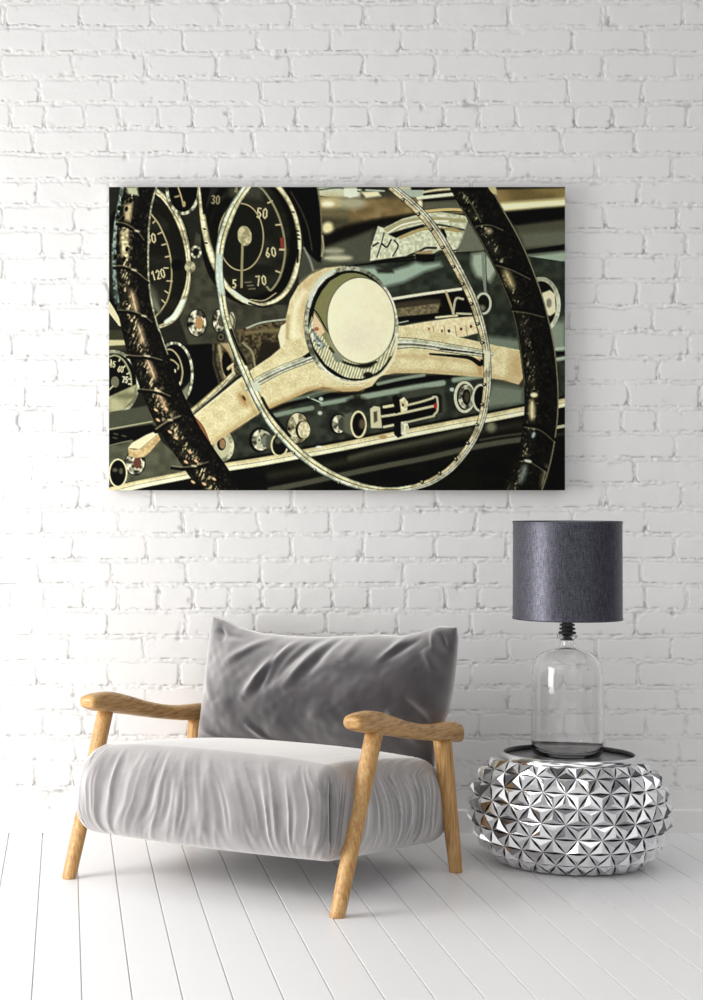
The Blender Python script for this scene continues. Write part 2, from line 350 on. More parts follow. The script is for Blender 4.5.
    poly([(497, 203), (567, 198), (567, 206), (540, 208), (500, 212)], (226, 220, 165), 4)
    poly([(500, 205), (567, 201), (567, 204), (503, 209)], (250, 246, 205), 3)
    poly([(503, 212), (540, 209), (567, 207), (567, 221), (515, 226)], (12, 11, 7), 3)
    poly([(515, 226), (567, 219), (567, 232), (520, 236)], (84, 84, 68), 5)
    poly([(520, 234), (567, 230), (567, 245), (525, 248)], (104, 106, 90), 5)
    poly([(470, 256), (520, 251), (567, 244), (567, 250), (525, 254), (470, 258)], (8, 9, 6), 1.6)
    poly([(524, 256), (567, 251), (567, 262), (530, 268)], (160, 176, 154), 5)
    # dash face
    poly([(318, 268), (371, 262), (424, 256), (470, 252), (527, 256), (567, 262), (567, 410), (318, 440)], mott((40, 45, 38), (60, 66, 55)))
    poly([(520, 322), (567, 320), (567, 352), (520, 352)], (138, 150, 130), 10)
    poly([(490, 380), (567, 365), (567, 402), (490, 412)], (104, 118, 100), 8)
    poly([(478, 350), (520, 350), (520, 340), (480, 335)], (120, 132, 114), 6)
    stroke([(556, 349), (567, 348)], 3, PG); stroke([(554, 354), (567, 353)], 4, K); stroke([(556, 360), (567, 358)], 4, PG)
    # left column of top
    poly([(317, 187), (362, 187), (360, 197), (318, 197)], (205, 208, 178), 3)
    stroke([(318, 190), (340, 188), (362, 192)], 1.5, (70, 90, 80))
    stroke([(318, 196), (345, 200), (362, 199)], 1.6, (20, 20, 12))
    ell(330, 203, 16, 8, (190, 178, 130), soft=8); ell(328, 204, 6, 3, (244, 240, 205), soft=4)
    ell(340, 214, 24, 5, (112, 104, 76), soft=8)
    ell(328, 228, 6, 6, (232, 224, 172), soft=4); ell(348, 226, 14, 4, (84, 80, 60), soft=6)
    poly([(344, 200), (420, 197), (424, 213), (395, 217), (350, 222)], mott((116, 100, 66), (148, 128, 88)), 5)
    ell(352, 203, 13, 6, (170, 168, 138), soft=7)
    poly([(320, 238), (344, 226), (380, 219), (424, 212), (424, 217), (380, 226), (350, 240), (324, 248)], (18, 16, 10), 5)
    poly([(322, 249), (344, 240), (373, 230), (371, 262), (320, 268)], (84, 86, 72), 6)
    ell(334, 251, 10, 3, (160, 160, 135), soft=4); ell(338, 258, 14, 3, (190, 190, 160), soft=4)
    # top strip chrome
    poly([(344, 188), (357, 189), (358, 196), (350, 198), (344, 196)], (226, 232, 208), 1.5)
    poly([(361, 192), (378, 191), (381, 196), (366, 198)], (238, 232, 192), 2.5)
    stroke([(358, 188), (384, 187), (404, 189)], 2.2, (30, 28, 18)); stroke([(366, 190), (384, 191)], 1.6, PG)
    poly([(386, 187), (412, 187), (412, 190), (400, 190)], (210, 205, 160), 1.2)
    poly([(396, 189), (412, 188), (424, 189), (424, 198), (410, 197)], (176, 188, 168), 2)
    poly([(411, 187), (450, 187), (450, 188), (424, 190), (411, 190)], K, 1)
    stroke([(424, 192), (437, 190), (450, 189)], 2, (214, 206, 166)); stroke([(424, 194.5), (452, 192)], 2, K)
    stroke([(418, 198), (436, 196), (455, 194)], 3.2, (228, 232, 200)); stroke([(424, 201), (458, 198)], 2.4, K)
    poly([(424, 202), (458, 201), (464, 209), (424, 209)], (98, 98, 82), 3)
    stroke([(420, 212), (446, 209.5), (466, 210)], 2.8, (210, 192, 134)); stroke([(424, 214), (466, 212.5)], 1.4, (120, 110, 78))
    stroke([(424, 217), (446, 215), (466, 215)], 2, (60, 58, 44))
    ell(420, 204, 2.5, 4, (236, 230, 196), soft=2)
    # chrome grab / ashtray handle
    poly([(370, 261), (371, 247), (378, 226), (384, 228), (402, 219), (420, 214), (440, 212), (466, 216), (468, 222), (463, 240), (456, 252), (440, 250), (425, 258), (413, 255), (390, 258)], mott((188, 192, 160), (228, 230, 200), N2), 1)
    poly([(384, 229), (402, 220), (424, 216), (466, 219), (466, 223), (430, 221), (404, 226), (390, 235)], (170, 166, 122), 1.5)
    stroke([(388, 233), (402, 225), (420, 221), (430, 221), (448, 221)], 1.8, (240, 240, 214))
    poly([(388, 234), (404, 229), (424, 224), (424, 228), (412, 231), (396, 238)], (14, 14, 8), 1.2)
    stroke([(400, 238), (412, 233), (424, 229), (444, 229), (458, 231)], 3, (176, 160, 108))
    stroke([(424, 226), (440, 225), (464, 230)], 2, (60, 58, 42)); stroke([(434, 232), (452, 228), (462, 232)], 1.5, (150, 140, 100))
    poly([(440, 228), (444, 229), (447, 236), (446, 243), (443, 240), (442, 233)], K, .8)
    stroke([(384, 233), (381, 245), (377, 257)], 1.4, (60, 62, 48)); stroke([(394, 240), (398, 246), (393, 256)], 1.6, (40, 42, 30))
    stroke([(382, 244), (387, 247), (391, 240)], 1.8, (30, 30, 20)); stroke([(373, 246), (378, 243)], 2, (40, 40, 28))
    stroke([(408, 256), (420, 251), (426, 248), (436, 248)], 2.4, (40, 42, 32))
    poly([(415, 252), (432, 250), (433, 258), (415, 259)], (168, 150, 108), 1.5)
    stroke([(372, 262), (395, 259), (414, 257)], 2.2, (14, 14, 10)); stroke([(430, 258), (448, 252), (462, 249)], 1.6, (40, 42, 34))
    poly([(468, 222), (476, 228), (488, 250), (456, 253)], (112, 116, 98), 3)
    stroke([(456, 253), (475, 252), (490, 250)], 1.6, (24, 26, 18))
    poly([(415, 254), (435, 254), (434, 262), (416, 262)], (14, 14, 10), 1.5)
    # pale reflections on the dash face
    stroke([(320, 270), (371, 263.5), (412, 260), (424, 258)], 2, (18, 18, 12))
    poly([(352, 268), (374, 267), (387, 272), (408, 266), (416, 262), (424, 264), (440, 262), (442, 266), (424, 272), (404, 282), (384, 287), (372, 281)], (160, 180, 160), 5)
    poly([(376, 269), (392, 268), (394, 273), (378, 273)], (48, 50, 42), 3)
    poly([(472, 254), (482, 252), (492, 258), (497, 270), (490, 282), (476, 276), (471, 264)], (170, 182, 160), 6)
    stroke([(483, 254), (484, 275), (486, 293)], 3.4, (132, 142, 126)); stroke([(485.6, 255), (487, 292)], .9, (40, 44, 36))
    # radio slot
    poly([(388, 299), (462, 289), (470, 292), (474, 316), (440, 318), (396, 325)], (16, 15, 11), 1.2)
    poly([(394, 303), (424, 299), (440, 299), (442, 306), (396, 311)], (66, 60, 46), 3)
    poly([(394, 309), (440, 303), (438, 313), (397, 317)], mott((96, 90, 68), (138, 128, 98), N2), 1.5)
    stroke([(397, 320), (424, 317), (440, 314)], 3, K)
    stroke([(386, 300), (424, 294), (461, 289)], 2.8, (230, 228, 198))
    stroke([(398, 323), (408, 321)], 1, PG); stroke([(436, 317.5), (457, 315.5)], 2, (228, 220, 180))
    stroke([(446, 292), (450, 303), (454, 315)], 2.4, (186, 172, 130)); stroke([(463, 299), (456, 299), (453, 313)], 2.2, (190, 188, 160))
    poly([(456, 302), (470, 302), (472, 312), (458, 313)], K, 1.5); stroke([(457, 313.5), (471, 314)], 2, (190, 190, 160))
    ell(483.5, 303.5, 6.5, 9.5, (24, 24, 18), soft=1.5); ell(483.5, 303.5, 7, 10, (196, 200, 176), w=2.2)
    ell(482, 308, 3.4, 3, (120, 120, 100), soft=3)
    # push buttons
    poly([(396, 327), (424, 322), (452, 318), (473, 316.5), (478, 333), (463, 337), (440, 337), (418, 332), (404, 330)], mott((222, 208, 164), (240, 230, 190), N2), 1)
    for x in (433, 444, 455, 466): stroke([(x, 326), (x+1.5, 336)], 1, (176, 158, 112), .8)
    for x, y, c in ((449, 331, (14, 12, 10)), (461, 329, (110, 30, 24)), (471, 326.5, (110, 30, 24)), (442, 331, (150, 110, 70)), (429, 329, (170, 130, 90))): ell(x, y, 1.3, 1.7, c)
    # round vent at right
    ell(541, 305, 19, 27.5, (14, 14, 10), soft=1.5)
    ell(541, 305, 17.5, 26, chrome(1, 2, (214, 218, 192), (150, 152, 130)), w=4.2)
    poly([(542, 293), (550, 290), (555, 294), (556, 312), (550, 316), (543, 313)], (228, 222, 186), 1.5); ell(549, 303, 2.6, 4.5, (130, 130, 112), soft=2); ell(542.5, 288, 3, 3, K)
    # ---- lower dash
    poly([(200, 400), (344, 385), (567, 360), (567, 410), (344, 446), (180, 480)], mott((42, 46, 39), (64, 68, 57)), 3)
    stroke([(262, 411), (310, 398), (344, 393), (380, 387), (424, 379), (500, 371)], 6, (13, 13, 9), 2.5)
    stroke([(264, 405), (300, 398), (318, 393), (340, 389)], 3, (110, 122, 104), 2)
    stroke([(268, 417), (290, 412), (312, 408)], 4.5, (134, 148, 128), 2)
    stroke([(322, 404), (344, 400), (352, 398)], 4.5, (142, 158, 138), 2)
    stroke([(363, 397), (390, 392), (424, 386), (443, 383)], 5.5, (150, 166, 144), 2)
    stroke([(378, 384), (400, 379), (424, 375)], 3.2, (140, 152, 132), 1.6)
    stroke([(400, 383), (424, 379), (450, 376)], 3, K, 1.5); stroke([(454, 380), (482, 376)], 5, (146, 160, 138), 2.5)
    ell(357, 402, 10, 5, (34, 34, 28), soft=5)
    poly([(400, 392), (424, 388), (444, 388), (446, 410), (438, 420), (436, 398), (406, 400)], (70, 74, 62), 4)
    poly([(492, 384), (524, 388), (524, 404), (480, 410)], (118, 128, 110), 8)
    for x, y in ((321, 399), (320, 413), (452, 389.5)): ell(x, y, 2.2, 2, (190, 205, 190), soft=1.5)
    stroke([(308, 397), (322, 403)], 1.4, PG); stroke([(310, 398), (336, 389)], 2, (90, 96, 80))
    # floor-side darkness and trim strip
    low = [(108, 492), (180, 477), (220, 470), (264, 463), (344, 448), (424, 432), (500, 417), (567, 404), (567, 494), (108, 494)]
    poly(low, mott((9, 9, 6), (20, 20, 14), N4), 1)
    stroke([(270, 476), (344, 462), (424, 443), (500, 428), (524, 424)], 8, (44, 44, 34), 6)
    stroke([(350, 458), (380, 450), (424, 441), (470, 430)], 5, (74, 74, 60), 4)
    stroke([(270, 490), (300, 484), (344, 474.5), (390, 465), (424, 458.5), (470, 448), (503, 442), (526, 439)], 5.5, (84, 84, 70), 2)
    stroke([(480, 440), (503, 436), (526, 433)], 2.5, (66, 66, 54), 1.5); ell(491, 427, 5, 5, (128, 128, 104), soft=5)
    stroke([(556, 427.5), (567, 425.5)], 3, (190, 190, 160)); stroke([(556, 435), (567, 433)], 3, (50, 50, 40), 2)
    strip = [(104, 493), (140, 484), (180, 476), (220, 468), (264, 461), (304, 453.5), (344, 446), (384, 438), (424, 430), (500, 415.5), (567, 402)]
    stroke([(x, y-5.2) for x, y in strip], 3, (12, 12, 8), 2)
    stroke(strip, 8.6, rod([(-1, (226, 224, 184)), (-.25, (250, 246, 208)), (0, (150, 146, 112)), (.1, (228, 220, 176)), (.8, (206, 196, 150)), (1, (120, 114, 84))], .12))
    ell(383, 437, 4, 2, (180, 150, 100), soft=2); ell(319, 447, 3, 1.2, (240, 250, 240), soft=1.5)
    # ---- instruments, left half
    poly([(196, 232), (220, 250), (240, 305), (290, 305), (300, 330), (250, 350), (190, 350), (180, 320)], mott((60, 60, 50), (76, 76, 62), N1), 2)
    poly([(108, 330), (160, 330), (160, 350), (108, 350)], (62, 62, 48), 2)
    poly([(108, 340), (125, 340), (125, 345), (108, 346)], (196, 192, 150), 1.5)
    poly([(186, 345), (240, 342), (262, 352), (240, 378), (200, 410), (186, 400)], (10, 10, 7), 2)
    poly([(236, 330), (262, 324), (290, 318), (288, 345), (262, 362), (244, 362)], mott((50, 44, 32), (110, 98, 70), N2), 2)
    stroke([(247, 328), (262, 322.5), (288, 319)], 1.6, (180, 186, 166)); stroke([(247, 333), (262, 331), (282, 330)], 4, (120, 110, 78), 3)
    poly([(262, 342), (278, 342), (280, 356), (262, 364), (254, 368)], (42, 38, 28), 2)
    # speedometer
    ell(146, 262, 46, 71, (13, 13, 9), soft=2); ell(146, 262, 40, 66, mott((26, 26, 20), (44, 44, 36), N4), soft=2)
    poly([(150, 205), (168, 222), (178, 262), (170, 300), (186, 290), (186, 230), (168, 203)], (26, 26, 20), 3)
    stroke([(157, 192), (165, 199), (174, 212), (181, 226), (186, 243), (188.5, 262), (188, 282), (183, 301), (175, 316), (166, 324), (155, 328)], [6, 6, 6.5, 7, 6, 5, 5, 7, 7, 5, 3],
           rod([(-1, (60, 60, 46)), (-.6, (226, 218, 176)), (-.1, (160, 150, 112)), (.3, (230, 226, 190)), (1, (110, 106, 82))], .5))
    stroke([(183, 301), (176, 314), (166, 322)], 4, (220, 232, 214), 1.5)
    stroke([(107, 303), (112, 312), (120, 324)], [6, 7, 4], (214, 208, 170)); stroke([(107, 311), (117, 324)], 1, K)
    stroke([(151, 214), (158, 223), (163, 233), (168, 246), (171, 262), (171.5, 280), (168, 298), (162, 309), (155, 317)], 1.5, (172, 162, 122))
    for a, b in (((158, 234), (162.5, 232)), ((162, 245), (166, 244)), ((165.5, 257), (170, 256)), ((167, 281), (172, 281)), ((165, 291), (168, 293)), ((162, 300), (165, 303)), ((153, 223), (155, 221)), ((164, 268), (168, 268))):
        stroke([a, b], 1.3, (190, 180, 140), sm=False)
    ell(152, 296, 5, 12, (92, 94, 78), -25, soft=6); ell(156, 306, 3, 8, (110, 112, 94), -30, soft=4)
    ell(177, 265, 6, 6, (10, 10, 8), soft=2); ell(190, 267, 5.2, 5.8, chrome(2, 2, (196, 190, 152), (110, 108, 84)))
    # top small gauge
    ell(183, 188, 18, 27, (10, 10, 8), soft=1.5); ell(183, 188, 16, 25.5, chrome(1, 9, (220, 222, 190), (70, 72, 58)), w=3)
    stroke([(178, 187), (181, 196), (183.5, 206)], 1.4, (186, 168, 124)); stroke([(175, 197), (179, 196)], 1.5, (160, 150, 110)); ell(184, 204, 1.6, 3, (170, 160, 120))
    # small bezel + screws
    ell(196, 252, 5.4, 6.2, (24, 24, 18)); ell(196, 252, 4.4, 5.2, chrome(.5, 4, (226, 224, 196), (60, 60, 48)), w=2.4)
    # tachometer
    ell(251, 239, 50, 66, (14, 14, 10), soft=1.5)
    ell(249, 239, 41, 58, mott((30, 30, 24), (52, 52, 43), N4), soft=3)
    poly([(209, 225), (216, 205), (228, 196), (240, 200), (226, 208), (218, 230), (222, 262), (214, 262)], (16, 16, 11), 4)
    poly([(228, 187), (262, 187), (262, 200), (230, 196)], (68, 68, 56), 6)
    ell(241, 237, 22, 33, (28, 28, 22), soft=2); ell(241, 237, 22.4, 33.4, (176, 166, 126), w=1.3, al=.9)
    stroke([(255, 184), (264, 191), (275, 208), (282, 227), (285, 246), (284, 262), (279, 279), (271, 290), (267, 287)], 2.1, (150, 146, 112), 1.2)
    for a, b in (((268, 203), (272, 201)), ((276, 225), (281, 224.5)), ((276, 271), (280, 272.5)), ((246, 188), (248, 192))): stroke([a, b], 1.6, (190, 180, 140), sm=False)
    poly([(280, 238), (284, 237), (284.5, 248), (280.5, 248)], (132, 66, 56), 1); stroke([(280, 249.6), (284, 249.6)], 2, (200, 186, 150), sm=False)
    DIG = {'0': [[(0, -.6), (.35, -1), (.7, -.6), (.7, .6), (.35, 1), (0, .6), (0, -.6)]], '1': [[(.1, -.6), (.4, -1), (.4, 1)]],
           '2': [[(0, -.6), (.35, -1), (.7, -.6), (.6, -.1), (0, 1), (.7, 1)]], '3': [[(0, -.8), (.4, -1), (.7, -.6), (.3, -.05), (.7, .5), (.4, 1), (0, .8)]],
           '4': [[(.5, 1), (.5, -1), (0, .4), (.75, .4)]], '5': [[(.65, -1), (.1, -1), (.05, -.1), (.4, -.2), (.7, .3), (.4, 1), (0, .8)]],
           '6': [[(.6, -1), (.1, 0), (0, .5), (.35, 1), (.7, .5), (.35, -.05), (.05, .3)]], '7': [[(0, -1), (.7, -1), (.25, 1)]],
           '8': [[(.35, -1), (.65, -.6), (.35, -.1), (.05, -.6), (.35, -1)], [(.35, -.1), (.7, .4), (.35, 1), (0, .4), (.35, -.1)]]}
    def text(t, x, y, h, c, rot=0, w=1.3, adv=1.12):
        ca, sa = math.cos(math.radians(rot)), math.sin(math.radians(rot))
        for i, ch in enumerate(t):
            for st in DIG[ch]:
                pts = [((i*adv+px)*h/2, py*h/2) for px, py in st]
                stroke([(x+a*ca-b*sa, y+a*sa+b*ca) for a, b in pts], w, c, .7, sm=False)
    tc = (198, 190, 150)
    text('80', 147, 239, 9, tc, -8); text('120', 152, 276, 8.5, tc, -14, 1.25)
    text('30', 212, 199.5, 8, (140, 134, 104), 4, 1.3); text('4', 235, 190, 8, (150, 140, 104), 0, 1.3)
    text('50', 257.5, 213, 9.5, tc, 4, 1.5, 1.25); text('60', 266, 253, 9, tc, -8, 1.4, 1.35); text('70', 256.5, 281, 9, tc, -6, 1.4, 1.3)
    text('5', 233, 284, 8, tc, 0, 1.4)
    for k, (a, b) in enumerate(((245, 251), (247.5, 253), (249, 255))): stroke([(a, 282.5+k*3.3), (b, 282+k*3.3)], 1.4, (110, 106, 82), sm=False)
    stroke([(242.6, 244), (242, 262), (241.5, 287)], 2.4, (150, 146, 112))
    ell(244.6, 235.8, 7, 10, mott((150, 144, 106), (206, 198, 160), N2), -8)
    # tach bezel
    stroke([(200, 184), (201.5, 205), (203.5, 222), (207, 240), (213, 260), (222, 279), (233, 293), (246, 301), (262, 304.5), (278, 299), (289, 287), (296, 270), (299.5, 250), (298.5, 232), (294, 213), (286, 197), (276, 184)],
           [5, 6, 7, 7.5, 8, 6, 6, 6, 4, 5, 6, 6, 4.5, 5, 5, 5.5, 6], rod([(-1, (60, 60, 46)), (-.6, (214, 206, 160)), (0, (240, 236, 200)), (.5, (186, 180, 140)), (1, (50, 50, 38))], .35))
    poly([(200, 187), (211, 187), (206, 205), (207, 214), (203, 214)], K, 1.2)
    for x, y in ((204.5, 229), (206, 243), (293, 212), (297.6, 231), (298, 235), (298.5, 239)): ell(x, y, 2, .9, (20, 20, 14), 10)
    stroke([(232, 291), (243, 299), (248, 302)], 4, (214, 222, 200), 1.5); stroke([(249, 303), (262, 307), (272, 305)], 2, (30, 30, 22), 1)
    stroke([(298, 250), (297.5, 262)], 2, K, 1)
    stroke([(250, 299.6), (264, 300.4), (276, 293)], .9, (190, 180, 140), .8)
    # hood
    poly([(281, 184), (316, 184), (320, 205), (322, 235), (321, 262), (312, 262), (302, 268), (304, 245), (300, 220), (291, 200)], (9, 8, 6), 1.2)
    stroke([(291, 192), (301, 210), (308, 228), (312, 250)], 1.5, (64, 62, 48), 1.4); stroke([(318, 187), (321, 215), (322, 240), (321.5, 256)], 1.3, (120, 116, 92), 1.2)
    stroke([(322.5, 236), (323.5, 248), (322, 256)], 1.6, (170, 164, 130), 1.2)
    poly([(303, 250), (309, 254), (318, 262), (330, 268), (318, 272), (300, 290), (298, 275)], (74, 76, 64), 2)
    stroke([(304, 248), (310, 260), (313, 270)], 2, (150, 156, 140), 2)
    # lower left gauge
    ell(113, 383, 27, 33, (14, 14, 10), soft=1.5)
    ell(113, 383, 25, 31.5, chrome(3, 3, (210, 214, 188), (110, 112, 92)), w=3.2)
    poly([(108, 397), (137, 384), (134, 398), (124, 410), (108, 413)], mott((118, 118, 90), (176, 174, 136), N1), 1.5)
    stroke([(108, 357), (116, 355.5), (124, 361), (130, 373), (131.5, 385)], 1.8, (150, 148, 116))
    for a, b in (((111, 360), (111, 363)), ((120, 359), (119, 361)), ((125, 366), (123.5, 367.5)), ((129, 373), (127, 374)), ((131, 379), (128.5, 379)), ((131, 384), (128.5, 384))): stroke([a, b], 1.2, (214, 206, 170), sm=False)
    text('45', 110, 364, 5.5, (190, 186, 150), 6, 1.1); text('60', 118, 369, 5.5, (190, 186, 150), 6, 1.1); text('75', 122.5, 379.5, 5.5, (214, 210, 172), 6, 1.1)
    ell(115, 382, 4, 5.6, (112, 110, 88)); stroke([(113, 386), (109, 390)], 1.2, (190, 186, 150), sm=False)
    # second lower gauge
    ell(174, 374, 20.5, 33, (11, 11, 8), soft=1.5); ell(174, 374, 18.3, 31, chrome(.3, 14, (226, 226, 196), (90, 92, 74)), w=2.6)
    stroke([(164, 350), (172, 350), (179, 358), (182.5, 371), (181, 383)], 1.6, (170, 162, 128)); stroke([(165, 360), (172, 360), (178, 365), (178, 369)], 1.6, (160, 152, 118))
    for x, y in ((167.5, 361.5), (175, 371), (180, 383.5)): ell(x, y, .9, 2, (214, 206, 170))
    poly([(178, 395), (190, 382), (186, 402), (176, 410)], (130, 134, 112), 3)
    # ignition bezel
    poly([(212, 343), (236, 341), (256, 350), (252, 370), (232, 388), (219, 386), (213, 365)], mott((60, 56, 42), (104, 98, 76), N2), 1.5)
    stroke([(216, 345), (215, 362), (222, 384)], 3, (44, 42, 32), 2); stroke([(219, 346), (222, 362), (226, 380)], 3, (170, 156, 118), 2)
    poly([(220, 343), (232, 343), (234, 362), (228, 352)], (176, 160, 120), 2)
    ell(227, 365, 5, 13, (8, 8, 6), -8); stroke([(228, 368), (233, 364)], 2, (220, 208, 170))
    stroke([(243, 343), (252, 352), (255, 366)], 2.2, (150, 142, 110), 1.5)
    # jewels on dash
    def jewel(x, y, rx, ry, jc, k=4, sd=0.):
        ell(x, y, rx+1, ry+1, (14, 14, 10), soft=1.5); ell(x, y, rx, ry, chrome(sd, k, (232, 230, 200), (18, 18, 12)))
        ell(x+rx*.2, y+.5, rx*.62, ry*.62, chrome(sd+2, 3, (220, 216, 186), (50, 48, 38))); ell(x+rx*.25, y, rx*.42, ry*.48, jc)
    jewel(197, 323, 9, 13, (176, 138, 92), 5, 1.2)
    jewel(219, 321, 6, 11, (90, 84, 64), 3, .2); ell(232, 321, 3, 9, (186, 182, 150), soft=1.2); stroke([(231, 314), (234, 320), (233, 328)], 1.2, (60, 58, 44))
    ell(221, 337, 4.5, 5, (12, 12, 9)); ell(221, 337, 3.4, 3.8, (84, 80, 62)); ell(221, 337, 1.4, 1.6, K)
    # seams of the dash at far left
    poly([(108, 413), (150, 405), (160, 425), (108, 432)], (78, 80, 66), 2)
    poly([(108, 431), (152, 424), (160, 432), (128, 444), (108, 446)], (10, 10, 7), 1.5)
    poly([(108, 447), (130, 441), (160, 440), (184, 462), (182, 472), (108, 486)], mott((76, 78, 62), (96, 98, 80)), 2)
    stroke([(108, 429.5), (130, 425.5), (152, 421.5)], 1.3, (170, 168, 136)); stroke([(108, 446), (122, 442.5), (132, 440.5)], 1.2, (120, 120, 96))
    for x, y in ((115, 438), (124, 436), (116, 434)): ell(x, y, 2.5, .8, (80, 80, 64), 10, soft=1.5)
    jewel(135, 463, 9.5, 11.5, (104, 66, 56), 6, .5)
    ell(118, 473, 9, 14, (12, 12, 9)); ell(118, 473, 8.6, 13.6, (220, 212, 172), w=1.5); ell(115, 470, 2.5, 2, (90, 90, 74), soft=2); ell(121, 471, 2, 3, (90, 88, 74), soft=2)
    poly([(128, 448), (132, 443), (146, 435), (156, 431), (158, 434), (147, 443), (140, 449)], (226, 222, 184), .9)
    poly([(128, 448), (134, 450), (141, 448.5), (158, 434), (160.5, 439.5), (150, 452), (144, 457), (134, 458), (129, 455.5)], mott((186, 160, 110), (214, 192, 144), N2), .9)
    # signal stalk rod
    stroke([(180, 421), (196, 409), (215, 392), (233, 374)], [9, 8, 7, 5], rod([(-1, (70, 70, 56)), (-.5, (208, 206, 176)), (-.1, (140, 138, 112)), (.25, (232, 220, 176)), (.7, (160, 150, 110)), (1, (30, 30, 20))], .3))
    stroke([(188, 421), (206, 405), (240, 377)], 4, (16, 16, 11), 1.5); stroke([(228, 369), (232, 366), (233, 371)], 2.4, (206, 190, 150))
    # lower dash knobs
    ell(222, 446, 11, 15, (190, 190, 156), soft=1.2); ell(222, 446, 10, 14, chrome(1, 7, (222, 220, 186), (110, 110, 86)), w=4); ell(221.5, 444, 4.5, 6.5, (24, 22, 16)); ell(222.5, 444, 2.8, 4.6, (150, 124, 90))
    ell(260, 440, 11, 12.5, (12, 12, 9), soft=1.5); ell(261, 440, 9, 10.5, chrome(2, 3, (232, 230, 198), (60, 62, 50))); ell(264, 440, 6.5, 8, (186, 184, 156), w=2); ell(264.5, 441, 3.6, 5, (120, 128, 110), soft=2)
    poly([(266, 434), (276, 436), (276, 450), (266, 448)], (84, 88, 74), 2)
    ell(279.5, 445, 7, 10, (18, 18, 13)); ell(279.5, 445, 8, 11, (216, 206, 164), w=1.6, a0=20, a1=275); ell(278, 441, 3, 3, (80, 82, 68), soft=2)
    ell(298, 428, 11.5, 16, (16, 16, 11), soft=1.5); ell(298, 428, 10.5, 15, chrome(.8, 3, (222, 218, 180), (90, 84, 62))); ell(302, 430, 6.5, 9, (24, 22, 16)); ell(304, 430, 6, 8.5, mott((190, 180, 140), (232, 226, 190), N2)); ell(289, 429, 1.3, 1.5, K)
    ell(338, 424, 8.5, 10.5, (12, 12, 9), soft=1.5); ell(339, 424, 6.8, 9, chrome(2.5, 3, (236, 234, 204), (70, 72, 58))); ell(342, 424, 4.2, 6.5, (70, 74, 62), soft=1.5)
    poly([(344, 414), (352, 412), (354, 436), (344, 432)], (96, 100, 84), 2.5)
    ell(358.5, 424.5, 7.2, 12.5, (14, 13, 10)); ell(358.5, 424.5, 7.2, 12.8, (222, 214, 172), w=2); ell(362, 424, 3, 5, (96, 84, 68), soft=3)
    # heater controls
    poly([(380, 404), (438, 393), (442, 396), (442, 412), (380, 430)], (30, 30, 23), 2)
    poly([(383, 408), (434, 399), (434, 405), (383, 415)], K, 1); poly([(383, 418), (435, 408), (434, 414), (383, 425)], K, 1)
    stroke([(384, 407), (393, 405.5)], 2.8, (222, 216, 176), sm=False); stroke([(408, 405), (422, 401.5), (433, 398)], 2.2, (200, 196, 160))
    stroke([(382, 416.5), (400, 413.5), (436, 405.5)], 2.4, (206, 202, 166)); stroke([(384, 427), (396, 424.5)], 2.4, (214, 210, 176), sm=False); stroke([(408, 422), (434, 416)], 2, (190, 188, 156))
    stroke([(433, 397), (437, 398), (437.5, 410), (434, 415)], 2, (196, 194, 164)); ell(435.5, 406, 1.8, 2.6, (170, 50, 40))
    poly([(370, 409), (374, 406), (380, 407), (382, 428), (371, 428)], (206, 204, 168), 1); poly([(373.5, 412), (377, 411), (377.5, 421), (374, 423)], (84, 78, 58), 1.5)
    poly([(392, 397), (396, 394.5), (400, 398), (400, 412), (396, 414)], (16, 15, 11), 1); poly([(399.5, 400), (404, 397), (408, 402), (407, 411), (401, 413)], mott((200, 190, 146), (238, 232, 196), N2), .8); ell(403, 405, 1.1, 1.6, K)
    poly([(394, 421), (400, 420), (402, 436), (398, 438), (394, 434)], (18, 17, 12), 1); poly([(401, 422), (407, 421), (409, 428), (405, 437), (401, 434)], mott((186, 186, 156), (236, 236, 206), N2), .8)
    # two round knobs right
    ell(464.5, 397, 11, 16.5, (22, 22, 17), soft=1.5); ell(464.5, 397, 9.2, 14.6, (206, 208, 180), w=2.8); ell(466.5, 397, 6.3, 10, chrome(.4, 3, (210, 208, 180), (54, 54, 44)), w=4); ell(467, 397, 2.4, 5, (70, 66, 52), soft=2)
    ell(481, 398, 8, 13, (14, 13, 10)); ell(481, 398, 8, 13, (200, 202, 176), w=2.2)
    # ================= wheel: spokes
    cream = mott((212, 196, 148), (234, 222, 180), N3)
    def spoke(X, Y, s, *a):
        t = N3[s]*.5+N1[s]*.5
        return mix((204, 192, 142), (236, 229, 188), t*1.2-.1)
    poly([(281, 350), (278, 336), (281, 326), (287, 322), (289, 350)], (232, 226, 190), 1, sm=False)
    poly([(388, 330), (398, 325.5), (424, 329.5), (450, 335), (476, 341), (498, 346), (518, 349.5), (526, 352), (527, 384), (519, 384.5), (504, 380), (482, 377), (424, 373), (395, 373), (380, 376), (372, 386), (358, 391), (343, 391.5), (330, 388), (322, 387), (309, 391), (288, 400), (271, 408), (257, 415), (234, 430), (210, 446),
          (205, 436), (193, 416), (218, 396), (240, 378), (252, 369), (270, 357), (283, 346), (287, 339), (286, 318), (290, 300), (298, 286), (310, 275), (325, 268), (345, 266)], spoke, .9)
    # modelling of spokes (printed light and shade)
    poly([(300, 282), (316, 270), (340, 266), (322, 276), (309, 292), (305, 315), (310, 345), (302, 335), (299, 310)], (206, 186, 140), 4, .55)
    stroke([(304, 292), (295, 310), (294, 336)], 5, (248, 240, 204), 5, .8); stroke([(288, 316), (287, 338)], 3, (176, 160, 112), 3, .8)
    stroke([(270, 407), (290, 398), (312, 389), (340, 390), (362, 389)], 4, (186, 156, 104), 4, .8)
    stroke([(256, 412), (236, 427), (212, 443)], 4, (192, 166, 116), 4, .7)
    stroke([(388, 372), (424, 371.5), (482, 375), (520, 382)], 4, (188, 164, 114), 4, .6); stroke([(392, 356), (440, 358), (478, 363)], 4, (194, 170, 122), 4, .6)
